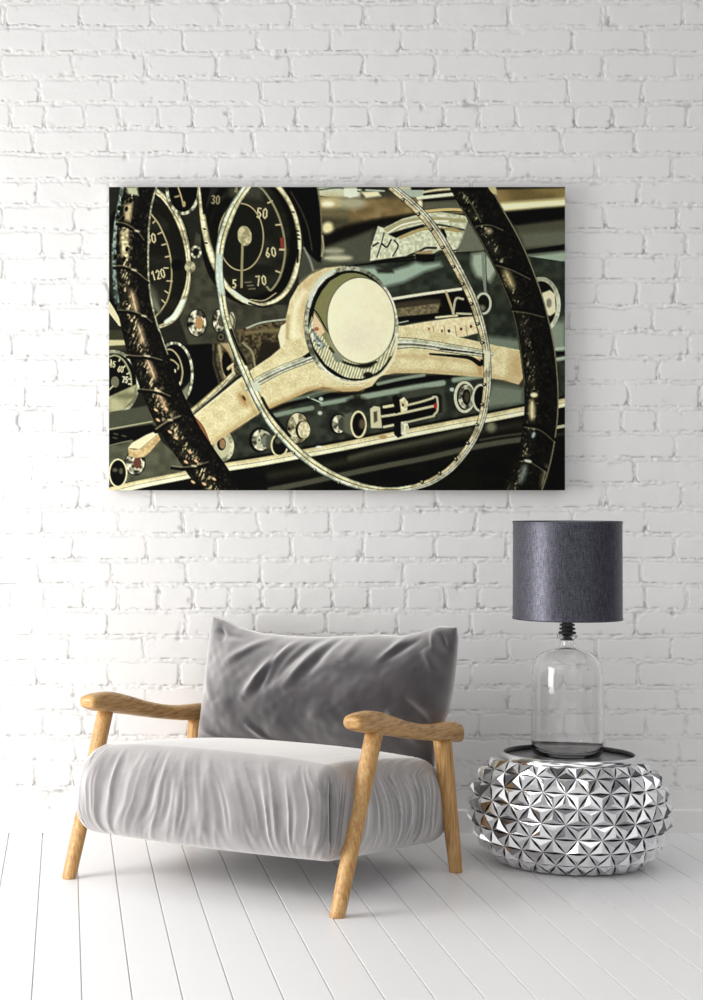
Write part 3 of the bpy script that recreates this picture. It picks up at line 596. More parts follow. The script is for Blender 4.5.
    poly([(508, 350), (526, 352), (526, 384), (506, 380)], (196, 172, 124), 6, .5)
    ell(243, 400, 4, 9, (176, 142, 92), -32, soft=5, al=.7); ell(244, 398, 1.2, 3, (60, 40, 20), -32, soft=1.5); stroke([(242, 384), (250, 402), (256, 414)], 3, (176, 152, 104), 4, .7)
    stroke([(238, 380), (226, 390), (196, 414)], 1.6, (250, 244, 210), 2, .7)
    poly([(484, 356), (484, 376), (478, 376), (474, 360)], (190, 160, 112), 3, .7)
    # end caps of the spokes
    stroke([(192, 417), (200, 425), (206, 437), (209, 447)], 5, (134, 94, 66), 1); stroke([(189.5, 418), (198, 427), (204, 438), (207, 448)], 1.3, (236, 218, 176)); stroke([(194.5, 415), (204, 426), (210, 440)], 1, (226, 214, 170))
    stroke([(522, 350), (526, 362), (526, 376), (521, 385)], 4, (70, 62, 44), 1.2); stroke([(528, 349), (529.5, 366), (527, 386)], 3, (186, 160, 118), 1)
    stroke([(524, 351), (526.5, 365), (524, 382)], 1, (222, 226, 200))
    # chrome bars
    bar = rod([(-1, (18, 18, 12)), (-.75, (230, 230, 196)), (-.35, (120, 124, 104)), (-.2, (26, 26, 18)), (-.05, (226, 228, 200)), (.45, (170, 178, 156)), (.8, (216, 212, 172)), (1, (60, 58, 42))], .25)
    stroke([(248, 388), (262, 379), (280, 370), (300, 362), (318, 355), (336, 348)], [7, 9, 8, 8, 9, 11], bar)
    poly([(302, 357), (312, 350), (328, 343), (331, 349), (318, 354), (306, 358)], (12, 12, 8), 1)
    stroke([(396, 343), (412, 343), (430, 345), (448, 348), (468, 351), (490, 354)], [12, 10, 9, 9, 8, 7], bar)
    stroke([(430, 354), (455, 356), (470, 358), (480, 364)], [2, 3, 4, 5], (18, 18, 12), 1); stroke([(440, 349.5), (460, 351), (474, 352.5)], 1.3, (16, 16, 10)); 
    # horn ring
    left = [(250, 182), (243, 192), (234, 206), (227, 222), (221.5, 240), (219, 258), (219, 275), (221.5, 295), (225, 316), (231, 336), (239, 357), (249, 381), (258, 400), (270, 421), (286, 440), (304, 457), (324, 471), (346, 481.5), (370, 488.5), (395, 490), (418, 486.5)]
    stroke(left, [9, 9, 9.5, 10, 9, 8.5, 8.5, 8.5, 8.5, 9, 9, 9, 9, 9.5, 9.5, 9, 9, 8.5, 7, 6, 6],
           rod([(-1, (20, 20, 14)), (-.8, (170, 172, 146)), (-.5, (232, 228, 184)), (-.2, (190, 184, 138)), (-.05, (24, 24, 16)), (.1, (214, 212, 172)), (.5, (226, 232, 208)), (.8, (110, 122, 108)), (1, (40, 42, 34))], .35, -1))
    stroke([(219.5, 256), (219.5, 275), (222, 292)], 5.5, (198, 214, 202), 3, .8)
    stroke([(246, 364), (238, 348), (231, 330)], 3, (16, 18, 14), 1.5); stroke([(262, 398), (270, 412), (290, 436)], 2.6, (14, 14, 10), 1.5)
    right = [(414, 487.5), (432, 481), (450, 469), (465, 452), (476, 434), (483, 414), (486.5, 392), (487.5, 370), (486, 348), (481, 325), (474, 303), (465, 283), (454, 262), (442, 241), (429, 222), (414, 206), (400, 194), (386, 182)]
    stroke(right, [6, 7, 7, 7.5, 7.5, 8, 8, 8, 8, 9, 9.5, 9.5, 9.5, 9.5, 9, 9, 8.5, 8.5],
           rod([(-1, (30, 30, 20)), (-.75, (196, 184, 146)), (-.25, (204, 190, 148)), (-.1, (30, 28, 18)), (.05, (236, 234, 200)), (.5, (120, 120, 96)), (.65, (232, 230, 200)), (1, (50, 50, 38))], .4, -1))
    def beads(P, off, step, w, c):
        Q = spline(P, 12); acc = 0; nxt = step*.5
        for i in range(len(Q)-1):
            d = Q[i+1]-Q[i]; L = math.hypot(*d); acc += L
            if acc > nxt:
                nxt += step; n = np.array([d[1], -d[0]])/L
                p = Q[i]+n*off; ell(p[0], p[1], w, w*.9, (20, 20, 14)); ell(p[0]-.4, p[1]-.4, w*.45, w*.45, c)
    beads(right, 2.8, 21, 2.1, (170, 166, 136)); beads(left[12:], -3.9, 26, 1.6, (190, 188, 150))
    stroke([(462, 464), (448, 478)], 2, K, 1.5); stroke([(484, 355), (484.5, 365), (482, 361)], 3.5, (14, 14, 9), 1)
    poly([(250, 382), (258, 382), (262, 390), (254, 392)], (206, 212, 190), 1.5)
    poly([(484, 350), (490, 352), (489, 366), (484, 372)], (224, 222, 190), 1.5)
    # hub
    ell(351, 325.5, 47, 59, (18, 18, 12), -4, soft=1)
    ell(351, 325.5, 45, 57, chrome(2.1, 3, (240, 240, 212), (84, 88, 72)), -4, w=4.5)
    ell(352, 325, 41.5, 53.5, (20, 20, 14), -4, w=2.5)
    ell(353, 325, 40, 52, (130, 130, 88), -4)
    poly([(313, 300), (318, 288), (326, 279), (338, 272), (344, 273), (330, 281), (322, 291), (316, 302)], (10, 10, 8), 1)
    stroke([(309, 306), (313, 291), (322, 278), (334, 271)], 3.6, (206, 214, 196), 1.5)
    # lower facets
    fac = lambda X, Y, s, *a: mix((150, 150, 112), (234, 232, 196), .5+.5*np.sin((X+Y*.35)*2.1)+(N2[s]-.5)*.6)
    poly([(312, 316), (318, 328), (328, 345), (340, 358), (358, 364), (374, 361), (388, 348), (396, 334), (396, 345), (390, 360), (378, 372), (362, 379), (346, 378), (328, 368), (314, 348), (308, 330)], fac, 1)
    poly([(314, 313), (322, 325), (325, 332), (320, 336), (313, 330)], (222, 198, 160), 1); ell(316.5, 329, 2.4, 2, (170, 110, 70)); stroke([(311, 308), (317, 313), (325, 327), (333, 340)], 1.4, K)
    poly([(310, 320), (316, 334), (326, 346), (320, 350), (312, 338)], mott((90, 100, 92), (226, 232, 214), N2), 1)
    stroke([(330, 348), (342, 361), (360, 366), (376, 362)], 2.6, (24, 26, 16), 1.2); ell(366, 365, 8, 3, (16, 18, 12), -8, soft=2.5); ell(368, 375, 5, 3, (30, 30, 20), soft=2)
    stroke([(326, 366), (344, 377.5), (362, 379.5), (380, 371), (391, 357)], 1.8, (14, 14, 9), 1)
    stroke([(322, 371), (342, 381.5), (362, 382), (382, 374), (394, 357), (397, 340)], 2.6, (228, 222, 186), 1)
    poly([(332, 354), (340, 350), (343, 362), (336, 362)], (120, 128, 110), 1.5)
    ell(361, 320.5, 34.3, 43.6, (90, 88, 58), -3, soft=1.2)
    disc = lambda X, Y, s, *a: mix((238, 232, 196), (246, 243, 208), N1[s]*.8)+((X-361)*-.12)[..., None]
    ell(361, 320.5, 33.4, 42.6, disc, -3)
    ell(357, 338, 26, 22, (228, 224, 196), soft=16, al=.5)
    # ================= leather rims
    def leather(gold, dens, goldpos, edgepos=None, edgec=(120, 140, 130)):
        def f(X, Y, s, u, L):
            base = mix((8, 8, 6), (30, 29, 22), N2[s])
            g = np.exp(-((u-goldpos)/.3)**2)
            sp = np.clip((N3[s]*.35+N5[s]*1.1+N2[s]*.4-dens+.22*g)*3, 0, 1)
            c = base+(np.array(gold)-base)*(sp*(.18+.82*g))[..., None]
            c = c+(np.array(gold)-c)*(g*.22*N1[s])[..., None]
            if edgepos is not None:
                e = np.exp(-((u-edgepos)/.1)**2)*(.55+.45*N2[s])*np.clip((330-Y)/60, .0, 1)
                c = c+(np.array(edgec)-c)*e[..., None]
            return c
        return f
    LR = [(140, 182), (136, 200), (132.5, 222), (131, 245), (131, 270), (133, 295), (138, 320), (145, 345), (153, 368), (162, 392), (172, 414), (185, 437), (200, 460), (214, 480), (222, 496)]
    LW = [36, 34, 35, 36, 36, 36, 36, 38, 38, 38, 38, 36, 36, 36, 36]
    stroke(LR, LW, leather((214, 198, 156), 1.22, -.3, -.93, (104, 120, 112)), 1)
    def edge(P, W_, off, w, c, a=1, i0=0, i1=99):
        Q = spline(np.column_stack([np.array(P, float), W_]), 6)[i0:i1]
        out = []
        for i in range(len(Q)-1):
            d = Q[i+1, :2]-Q[i, :2]; n = np.array([d[1], -d[0]])/max(1e-6, math.hypot(*d)); out.append(Q[i, :2]+n*off*Q[i, 2]/2)
        stroke(out, w, c, .9, a, sm=False)
    edge(LR, LW, -.93, 3.6, mott((60, 72, 66), (178, 192, 178), N2), .75, 0, 24)
    edge(LR, LW, -.93, 5.0, mott((50, 62, 58), (146, 162, 152), N2), .5, 18, 33)
    edge(LR, LW, .96, 1.8, mott((120, 120, 98), (206, 206, 176), N2), .85, 0, 48)
    edge(LR, LW, .9, 2, (10, 10, 8), .8, 40, 84)
    poly([(126, 187), (137, 187), (139, 196), (128, 194)], (190, 192, 160), 2, .8)
    poly([(124, 205), (133, 202), (131, 222), (124, 220)], (196, 182, 142), 3, .75)
    poly([(120, 232), (129, 228), (129, 258), (121, 256)], mott((150, 140, 104), (232, 222, 180), N2), 3, .85)
    ell(134, 302, 3.4, 13, (214, 190, 150), -14, soft=5, al=.65); ell(141, 334, 3, 12, (222, 196, 156), -18, soft=5, al=.65); ell(151, 369, 3, 12, (222, 194, 156), -22, soft=5, al=.7); ell(162, 400, 3, 12, (200, 172, 134), -25, soft=5, al=.7)
    def wrap(P, hi=(190, 178, 142), w=3.2):
        stroke([(x, y+2) for x, y in P], w, (6, 6, 4), 1.2); stroke(P, w*.4, hi, 1, .45)
        m = P[len(P)//2]; ell(m[0], m[1], 3, 1.1, (236, 226, 190), 10, soft=1.8, al=.7)
    wrap([(117, 222), (126, 224), (137, 231), (144, 240)], (176, 170, 134)); wrap([(114, 266), (124, 266), (134, 270), (148, 281)], (200, 180, 140)); wrap([(118, 310), (132, 311), (144, 316), (152, 322)], (150, 150, 124))
    wrap([(127, 355), (138, 356), (147, 356), (162, 360)]); wrap([(139, 389), (150, 390), (158, 391), (170, 396)]); wrap([(156, 429), (163, 424), (170, 420), (180, 416)], (206, 192, 152), 5); wrap([(172, 466), (182, 467), (194, 466), (208, 462)])
    for x, y in ((122.5, 199), (130.5, 200.5), (119, 208), (126.5, 209), (117.5, 217), (123, 218.5), (132.5, 222), (117.5, 248), (127, 249), (124, 259), (115.5, 257)): ell(x, y, 1.7, 2.7, (8, 7, 5), 10, soft=.9)
    for x, y in ((156, 410), (166, 409), (158, 420), (170, 432), (176, 438), (196, 461), (186, 462), (193, 482), (204, 484), (214, 479), (190, 452)): ell(x, y, 2.4, 1.3, (226, 188, 146), 35, soft=1.1, al=.9); 
    # right rim
    RR_ = [(468, 182), (477, 199), (487.5, 218), (499, 238), (509, 258), (518, 279), (526, 300), (532, 322), (536.5, 345), (539.5, 368), (541.5, 392), (541, 416), (538, 440), (533, 462), (525, 484), (520, 496)]
    RW = [38, 37, 36, 36, 36, 35, 34, 34, 35, 35, 34, 34, 34, 35, 37, 38]
    stroke(RR_, RW, leather((170, 164, 130), 1.36, -.5), 1)
    edge(RR_, RW, .97, 1.2, (166, 160, 128), .7, 6, 93); edge(RR_, RW, -.95, 1.4, (110, 108, 84), .6, 6, 60)
    ell(509, 279, 3.6, 10, (206, 190, 140), -25, soft=6, al=.75); ell(532, 410, 3, 10, (226, 214, 168), 0, soft=4, al=.9); ell(534, 395, 3.6, 2.4, (244, 234, 190), 0, soft=2)
    ell(489, 231, 3.5, 3, (190, 182, 146), soft=3, al=.7); ell(523, 474, 3.5, 10, (128, 140, 130), 16, soft=5, al=.7); ell(544, 476, 3, 12, (130, 126, 98), 14, soft=5, al=.6); ell(533.5, 435, 1.6, 3, (170, 190, 186), 20, soft=2)
    for P in ([(476, 224), (490, 223), (503, 228)], [(496, 263), (512, 268), (530, 277)], [(513, 309), (528, 311), (544, 315)], [(524, 425), (540, 428), (555, 440)], [(520, 459), (530, 460), (546, 470)]):
        stroke(P, 3.4, (4, 4, 3), 1.5); stroke([(x, y+2.2) for x, y in P], 1, (150, 146, 118), 1.2, .6)
    ell(528, 461, 4, 1.6, (214, 216, 196), 12, soft=1.5, al=.9); ell(494, 191, 2, 3, (220, 214, 170), soft=1.5)
    poly([(448, 184), (486, 184), (490, 190), (455, 192)], (12, 12, 9), 2, .8)
    poly([(487, 186), (496, 187), (497, 195), (491, 192)], (200, 190, 140), 1.5)
    stroke([(462, 192), (472, 205), (481, 222)], 1.4, (110, 108, 88), 1.2, .7)
    # film grain of the print
    g = rng.rand(H, W)-.5
    bl = (img[:-2, 1:-1]+img[2:, 1:-1]+img[1:-1, :-2]+img[1:-1, 2:])/4; img[1:-1, 1:-1] += (img[1:-1, 1:-1]-bl)*.7      # crisp print
    img = (img-120)*1.14+121
    img += (g*9)[..., None]+((N3-.5)*10)[..., None]
    return np.clip(img, 0, 255), gx, gy
# ---------------------------------------------------------------- canvas print on the wall
img, gx, gy = paint_print()
CY = D-.028
kx = lambda p: wx(p, CY); kz = lambda p: wz(p, CY)
cx_, cz_ = kx((AX0+AX1)/2), kz((AY0+AY1)/2)
can = bpy.data.objects.new('canvas_print', None); col.objects.link(can); can.location = (cx_, D+.012, cz_)
tag(can, 'wide canvas print of a vintage car steering wheel and dashboard on the brick wall', 'picture')
GXm, GYm = np.meshgrid(gx, gy)
P = np.stack([kx(GXm)-cx_, np.full(GXm.shape, CY-(D+.012)), kz(GYm)-cz_], -1)
lin = srgb(img); cols = np.concatenate([lin, np.ones(lin.shape[:2]+(1,))], -1)
grid_mesh('printed_front', P, M_print, can, smooth=False, colors=cols)
hw = (kx(gx[-1])-kx(gx[0]))/2; hh = (kz(gy[0])-kz(gy[-1]))/2; yf = CY-(D+.012)
def boxmesh(name, b, m, parent, bev=0):
    bm = bmesh.new(); bmesh.ops.create_cube(bm, size=1)
    for v in bm.verts:
        v.co = Vector(((b[0]+b[1])/2+v.co.x*(b[1]-b[0]), (b[2]+b[3])/2+v.co.y*(b[3]-b[2]), (b[4]+b[5])/2+v.co.z*(b[5]-b[4])))
    if bev: bmesh.ops.bevel(bm, geom=bm.edges[:], offset=bev, segments=2, affect='EDGES')
    me = bpy.data.meshes.new(name); bm.to_mesh(me); bm.free(); return link(name, me, m, parent)
boxmesh('canvas_wrap', (-hw, hw, yf+.0006, yf+.026, -hh, hh), M_canvas, can)
bw = .03
for b in ((-hw+.004, hw-.004, yf+.0262, 0, hh-bw-.004, hh-.004), (-hw+.004, hw-.004, yf+.0262, 0, -hh+.004, -hh+bw+.004)): boxmesh('stretcher_bar', b, M_frame, can)
for b in ((-hw+.004, -hw+bw, yf+.0262, 0, -hh+bw+.005, hh-bw-.005), (hw-bw, hw-.004, yf+.0262, 0, -hh+bw+.005, hh-bw-.005)): boxmesh('stretcher_bar', b, M_frame, can)
# ---------------------------------------------------------------- armchair
OX, OY, RO, W0, DEP = .7801, 5.1809, .6066, .9326, .7815
chair = bpy.data.objects.new('armchair', None); col.objects.link(chair)
def chair_world(a, b): return (OX+a*math.cos(RO)+b*math.sin(RO), OY-a*math.sin(RO)+b*math.cos(RO))
CU, CV = -W0/2, DEP/2
c = chair_world(CU, CV); chair.location = (c[0], c[1], 0); chair.rotation_euler = (0, 0, -RO)
tag(chair, 'low wide lounge armchair with oak arms and splayed round legs and a grey velvet seat', 'armchair')
def tube(name, A, B, ra, rb, m, parent, flat0=True, seg=28, rings=14, bulge=.0):
    A = Vector(A); B = Vector(B); ax = B-A; V = []; Fc = []
    ex = Vector((1, 0, 0)); ey = Vector((0, 1, 0))
    for i in range(rings+1):
        t = i/rings; c = A.lerp(B, t); r = ra+(rb-ra)*t+bulge*math.sin(math.pi*t)
        if i == 0: r *= .93
        for k in range(seg):
            a = 2*math.pi*k/seg; V.append(tuple(c+ex*(r*math.cos(a))+ey*(r*math.sin(a))))
        if i == 0:
            for k in range(seg):
                a = 2*math.pi*k/seg; r2 = ra; V.append(tuple(c+ax*.008+ex*(r2*math.cos(a))+ey*(r2*math.sin(a))))
    n = len(V)//seg
    for i in range(n-1):
        for k in range(seg): Fc.append((i*seg+k, i*seg+(k+1) % seg, (i+1)*seg+(k+1) % seg, (i+1)*seg+k))
    Fc += [tuple(range(seg-1, -1, -1)), tuple((n-1)*seg+k for k in range(seg))]
    return mesh_from(name, V, Fc, m, parent, True)
def L(a, b, z): return (a-CU, b-CV, z)
for s in (1, -1):
    uf = 0 if s == 1 else -W0
    tube('leg', L(uf, -.006, 0), L(uf+s*.0109, .2166*1.03, .515), .0225, .0268, M_wood, chair, bulge=.001)
    ur = CU+s*.9983/2
    tube('leg', L(ur, DEP, 0), L(CU+s*(W0/2-.0087), .768, .428), .0215, .0300, M_wood, chair)
# armrests
ST = [(0.0896, 0.552, 0.542, 0.014), (0.0916, 0.559, 0.532, 0.025), (0.0996, 0.566, 0.5265, 0.031), (0.1136, 0.569, 0.5215, 0.034), (0.1436, 0.5715, 0.514, 0.0355), (0.1886, 0.572, 0.5065, 0.0355), (0.2286, 0.569, 0.5, 0.035), (0.2836, 0.558, 0.491, 0.033), (0.3536, 0.541, 0.48, 0.031), (0.4336, 0.5205, 0.466, 0.03), (0.5136, 0.504, 0.453, 0.029), (0.5936, 0.491, 0.441, 0.0285), (0.6736, 0.483, 0.4305, 0.0285), (0.7536, 0.479, 0.421, 0.0285), (0.806, 0.478, 0.4135, 0.029), (0.8348, 0.475, 0.409, 0.029), (0.8564, 0.469, 0.406, 0.0285), (0.8708, 0.461, 0.406, 0.026), (0.8766, 0.452, 0.411, 0.02), (0.8787, 0.441, 0.42, 0.012)]
def armrest(s):
    uc = CU+s*(W0/2-.001); V = []; Fc = []; seg = 32
    A = np.array(ST); tt = np.linspace(0, len(A)-1, 90); S = np.stack([np.interp(tt, range(len(A)), A[:, k]) for k in range(4)], 1)
    for i in range(2):     # light smoothing
        S[1:-1] = (S[:-2]+2*S[1:-1]+S[2:])/4
    for b, zt_, zb, hw_ in S:
        c = (zt_+zb)/2; hz = (zt_-zb)/2
        for k in range(seg):
            a = 2*math.pi*k/seg; ca, sa = math.cos(a), math.sin(a); e = 2/2.9
            V.append(L(uc+hw_*math.copysign(abs(ca)**e, ca), b, c+hz*math.copysign(abs(sa)**e, sa)))
    n = len(S)
    for i in range(n-1):
        for k in range(seg): Fc.append((i*seg+k, (i+1)*seg+k, (i+1)*seg+(k+1) % seg, i*seg+(k+1) % seg))
    Fc += [tuple(range(seg)), tuple((n-1)*seg+k for k in range(seg-1, -1, -1))]
    return mesh_from('armrest', V, Fc, M_arm, chair, True)
armrest(1); armrest(-1)
# cross rails hidden in the upholstery
tube('rail', L(CU+W0/2-.01, .10, .25), L(CU-W0/2+.01, .10, .25), .014, .014, M_wood, chair)
tube('rail', L(CU+W0/2+.01, .775, .22), L(CU-W0/2-.01, .775, .22), .014, .014, M_wood, chair)
for o in list(chair.children):
    if o.name.startswith('rail'):      # round section about the long axis
        zc = .25 if o.data.vertices[0].co.y < 0 else .22; yc = (.10 if o.data.vertices[0].co.y < 0 else .775)-CV
        me = o.data; n = len(me.vertices)//28
        for i in range(n):
            xc = sum(me.vertices[i*28+k].co.x for k in range(28))/28
            for k in range(28):
                a = 2*math.pi*k/28; me.vertices[i*28+k].co = (xc, yc+.014*math.cos(a), zc+.014*math.sin(a))
# wooden back frame that carries the loose cushion
def stick(name, A, B, hx, hy, m, parent):
    A = Vector(A); B = Vector(B); d = (B-A).normalized(); ex = Vector((1, 0, 0)) if abs(d.x) < .7 else Vector((0, 0, 1)); ey = d.cross(ex).normalized(); ex = ey.cross(d).normalized()
    V = []; seg = 20
    for k_, f_ in ((0, .8), (.01, 1), (.99, 1), (1, .8)):
        c_ = A.lerp(B, k_)
        for k in range(seg):
            a = 2*math.pi*k/seg; ca, sa = math.cos(a), math.sin(a); V.append(tuple(c_+ex*f_*hx*math.copysign(abs(ca)**.7, ca)+ey*f_*hy*math.copysign(abs(sa)**.7, sa)))
    Fc = [(i*seg+k, i*seg+(k+1) % seg, (i+1)*seg+(k+1) % seg, (i+1)*seg+k) for i in range(3) for k in range(seg)]+[tuple(range(seg-1, -1, -1)), tuple(3*seg+k for k in range(seg))]
    return mesh_from(name, V, Fc, m, parent, True)
bf = stick('backrest_frame', L(-.86, .945, .60), L(-.12, .945, .60), .026, .009, M_wood, chair)
for u_ in (-.80, -.58, -.36, -.14): stick('backrest_slat', L(u_, .89, .33), L(u_, .945, .60), .02, .007, M_wood, chair)
# seat cushion
def cube_grid(nu, nv, nw):
    """points on the faces of a unit cube, list of (rows, cols, 3) patches"""
    f = lambda n: np.sin(np.linspace(-1, 1, n)*math.pi/2*.98)/math.sin(math.pi/2*.98)
    u, v, w_ = f(nu), f(nv), f(nw); out = []
    for sgn in (-1, 1):
        A, B = np.meshgrid(u, w_); out.append((np.stack([A, np.full(A.shape, sgn), B], -1), sgn == -1))
        A, B = np.meshgrid(v, w_); out.append((np.stack([np.full(A.shape, sgn), A, B], -1), sgn == 1))
        A, B = np.meshgrid(u, v); out.append((np.stack([A, B, np.full(A.shape, sgn)], -1), sgn == 1))
    return out
def cushion_point(Q):
    h = np.array([.456, .437, .130]); R = np.zeros(Q.shape); up = Q[..., 2] > 0
    sm_ = np.clip(Q[..., 2]*.9+.5, 0, 1); sm_ = sm_*sm_*(3-2*sm_)
    R[..., 0] = .055+.02*sm_; R[..., 1] = .085+.025*sm_; R[..., 2] = np.where(up, .125, .08)
    q = Q*h; inner = np.clip(q, -(h-R), h-R); dd = (q-inner)/R; ln = np.linalg.norm(dd, axis=-1, keepdims=True); dn = dd/np.maximum(ln, 1e-6)
    p = inner+R*dn
    N = dn/R; N /= np.linalg.norm(N, axis=-1, keepdims=True)
    a = p[..., 0]/h[0]; b = p[..., 1]/h[1]; cc = p[..., 2]/h[2]
    # plumpness
    top = np.clip(cc, 0, 1)**2; p[..., 2] += top*.036*(1-np.abs(a)**3)*(1-np.abs(b)**3)
    p[..., 1] -= .014*np.clip(-b, 0, 1)**4*(1-a**2)*(1-cc**2); p[..., 0] += .012*np.sign(a)*np.abs(a)**4*(1-b**2)*(1-cc**2)
    p[..., 2] -= np.clip(-cc, 0, 1)**2*.008*(1-a**2)
    # folds running up the sides
    side = np.clip(1-np.abs(N[..., 2])*1.05, 0, 1)**.7
    per = p[..., 0]+np.sign(p[..., 0])*(p[..., 1]+h[1])*np.where(np.abs(p[..., 0]) > .3, 1, 0)*np.clip((np.abs(p[..., 0])-.3)/.14, 0, 1)
    zz = p[..., 2]
    wv = (vn(per*5+40, zz*5+20, 31)-.5)*.07+zz*zz*1.0*np.sign(N[..., 0]+.3)+zz*.18*np.sin(per*9)
    f1 = vn((per+wv)*24+300, zz*3.0+11, 32); f2 = vn((per+wv*1.4)*55+500, zz*6+31, 33)
    rid = 1-np.abs(f1*2-1); rid2 = 1-np.abs(f2*2-1)
    dis = side*(.010*(rid**2.2-.35)+.0065*(rid2**1.6-.35))
    topf = np.clip(N[..., 2], 0, 1)*np.clip((np.hypot(a, b)-.5), 0, 1)
    dis += topf*(vn((per+wv)*20+90, p[..., 1]*3+50, 34)-.5)*.004
    # pinched corner seams at the front corners
    for sg in (1, -1):
        ang = np.arctan2(-dn[..., 1], sg*dn[..., 0]+1e-9); corner = (sg*dn[..., 0] > .02) & (dn[..., 1] < -.02)
        da = (ang-math.radians(45))*.085; vz = np.clip(1-np.abs(zz/.108)**6, 0, 1)
        dis += np.where(corner, -(.008*np.exp(-(da/.005)**2)-.004*np.exp(-((np.abs(da)-.013)/.007)**2))*vz*(1 if sg == 1 else 0), 0)
    p = p+N*dis[..., None]
    # into chair space: leaning back
    y = p[..., 1]; z = p[..., 2]
    out = np.empty_like(p); yv = y+.422
    out[..., 0] = p[..., 0]-.4663; out[..., 1] = yv+z*.02; out[..., 2] = .284-.085*(yv-.0)+z*(1.0+.04*(1-yv))
    out[..., 0] -= CU; out[..., 1] -= CV
    return out
V = []; Fc = []
for Q, flip in cube_grid(260, 230, 90):
    Pn = cushion_point(Q); r_, c_ = Pn.shape[:2]; base = len(V); V += [tuple(x) for x in Pn.reshape(-1, 3)]
    for i in range(r_-1):
        for j in range(c_-1):
            q = (base+i*c_+j, base+i*c_+j+1, base+(i+1)*c_+j+1, base+(i+1)*c_+j); Fc.append(q if flip else q[::-1])
seat = mesh_from('seat_cushion', V, Fc, M_seat, chair, True)
bm = bmesh.new(); bm.from_mesh(seat.data); bmesh.ops.remove_doubles(bm, verts=bm.verts, dist=1e-5); bmesh.ops.recalc_face_normals(bm, faces=bm.faces); bm.to_mesh(seat.data); bm.free()
seat.data.polygons.foreach_set('use_smooth', [True]*len(seat.data.polygons))
seat['label'] = 'plump grey velvet seat cushion with gathered sides'
# seam strips lying in the pinched corners
for sg in (1, -1):
    V = []; Fc = []; seg = 8; ring = 44
    Cq = cushion_point(np.array([[sg, -1.0, w_] for w_ in np.linspace(-.72, .80, ring)])[None])[0]
    outw = np.array([sg*.66, -.75, 0])
    for i in range(ring):
        cpt = Cq[i]+outw*.0012; r0 = .0024*(1-abs(2*i/(ring-1)-1)**8)+.0003
        for k2 in range(seg):
            t_ = 2*math.pi*k2/seg; V.append((cpt[0]+r0*math.cos(t_), cpt[1]+r0*math.sin(t_), cpt[2]))
    for i in range(ring-1):
        for k2 in range(seg): Fc.append((i*seg+k2, i*seg+(k2+1) % seg, (i+1)*seg+(k2+1) % seg, (i+1)*seg+k2))
    if sg == 1: mesh_from('seam', V, Fc, M_seam, seat, True)
# ---------------------------------------------------------------- loose back cushion
def to_chair(px, py, b):           # point of the chair's frame at depth b that is seen at px, py
    k = (px-65.6)/F; cr, sr = math.cos(RO), math.sin(RO)
    a = (k*(OY+b*cr)-OX-b*sr)/(cr+k*sr); Yd = OY-a*sr+b*cr
    return np.array([a, b, CH-(py-498)*Yd/F])
VT, VB = .865, .82
topP = [(213, 616), (224, 619.5), (240, 627), (262, 633), (290, 636), (320, 637), (350, 636), (380, 634.5), (402, 636), (420, 632), (440, 626), (457, 627)]
rightP = [(457, 627), (458.5, 640), (456.5, 665), (453.5, 690), (449.5, 711), (442, 727), (436, 742), (434, 768)]
leftP = [(213, 616), (210.5, 630), (209, 655), (207, 680), (204, 705), (200, 725), (197, 741)]
def curve(Pp, n, b0, b1):
    A = np.array(Pp, float); d = np.r_[0, np.cumsum(np.hypot(*np.diff(A, axis=0).T))]; d /= d[-1]; t = np.linspace(0, 1, n)
    X = np.interp(t, d, A[:, 0]); Y = np.interp(t, d, A[:, 1])
    R_ = np.array([to_chair(x, y, b0+(b1-b0)*k) for x, y, k in zip(X, Y, t)])
    for _ in range(3): R_[1:-1] = (R_[:-2]+2*R_[1:-1]+R_[2:])/4
    return R_
NS, NT = 170, 110
Tp = curve(topP, NS, VT, VT); Lf = curve(leftP, NT, VT, .715); Rt = curve(rightP, NT, VT, VB)
bt = np.linspace(0, 1, NS)[:, None]; Bt = Lf[-1]*(1-bt)+Rt[-1]*bt; Bt[:, 2] += .012*np.sin(math.pi*bt[:, 0])
s_ = np.linspace(0, 1, NS)[None, :, None]; t_ = np.linspace(0, 1, NT)[:, None, None]
Cn = (1-t_)*Tp[None]+t_*Bt[None]+(1-s_)*Lf[:, None]+s_*Rt[:, None]-((1-t_)*(1-s_)*Tp[0]+(1-t_)*s_*Tp[-1]+t_*(1-s_)*Bt[0]+t_*s_*Bt[-1])
S2 = (s_*2-1)[..., 0]; T2 = (t_*2-1)[..., 0]
prof = np.maximum((1-np.abs(S2)**2.6), 0)**.55*np.maximum((1-np.abs(T2)**2.3), 0)**.55
nrm = np.array([0, -(Tp[:, 2].mean()-Bt[:, 2].mean()), (VT-VB)]); nrm /= np.linalg.norm(nrm)      # towards the sitter
S3 = np.broadcast_to(S2, (NT, NS)); T3 = np.broadcast_to(T2, (NT, NS))
def ridge(x, y, x0, y0, x1, y1, wd):      # crease from (x0,y0) to (x1,y1)
    dx, dy = x1-x0, y1-y0; L2 = dx*dx+dy*dy; t = np.clip(((x-x0)*dx+(y-y0)*dy)/L2, 0, 1)
    dd = np.hypot(x-x0-t*dx, (y-y0-t*dy)); return np.exp(-(dd/wd)**2)*np.sin(np.clip(t, .02, .98)*math.pi)**.6
X3 = S3*1.9; Y3 = T3
wr = np.zeros((NT, NS))
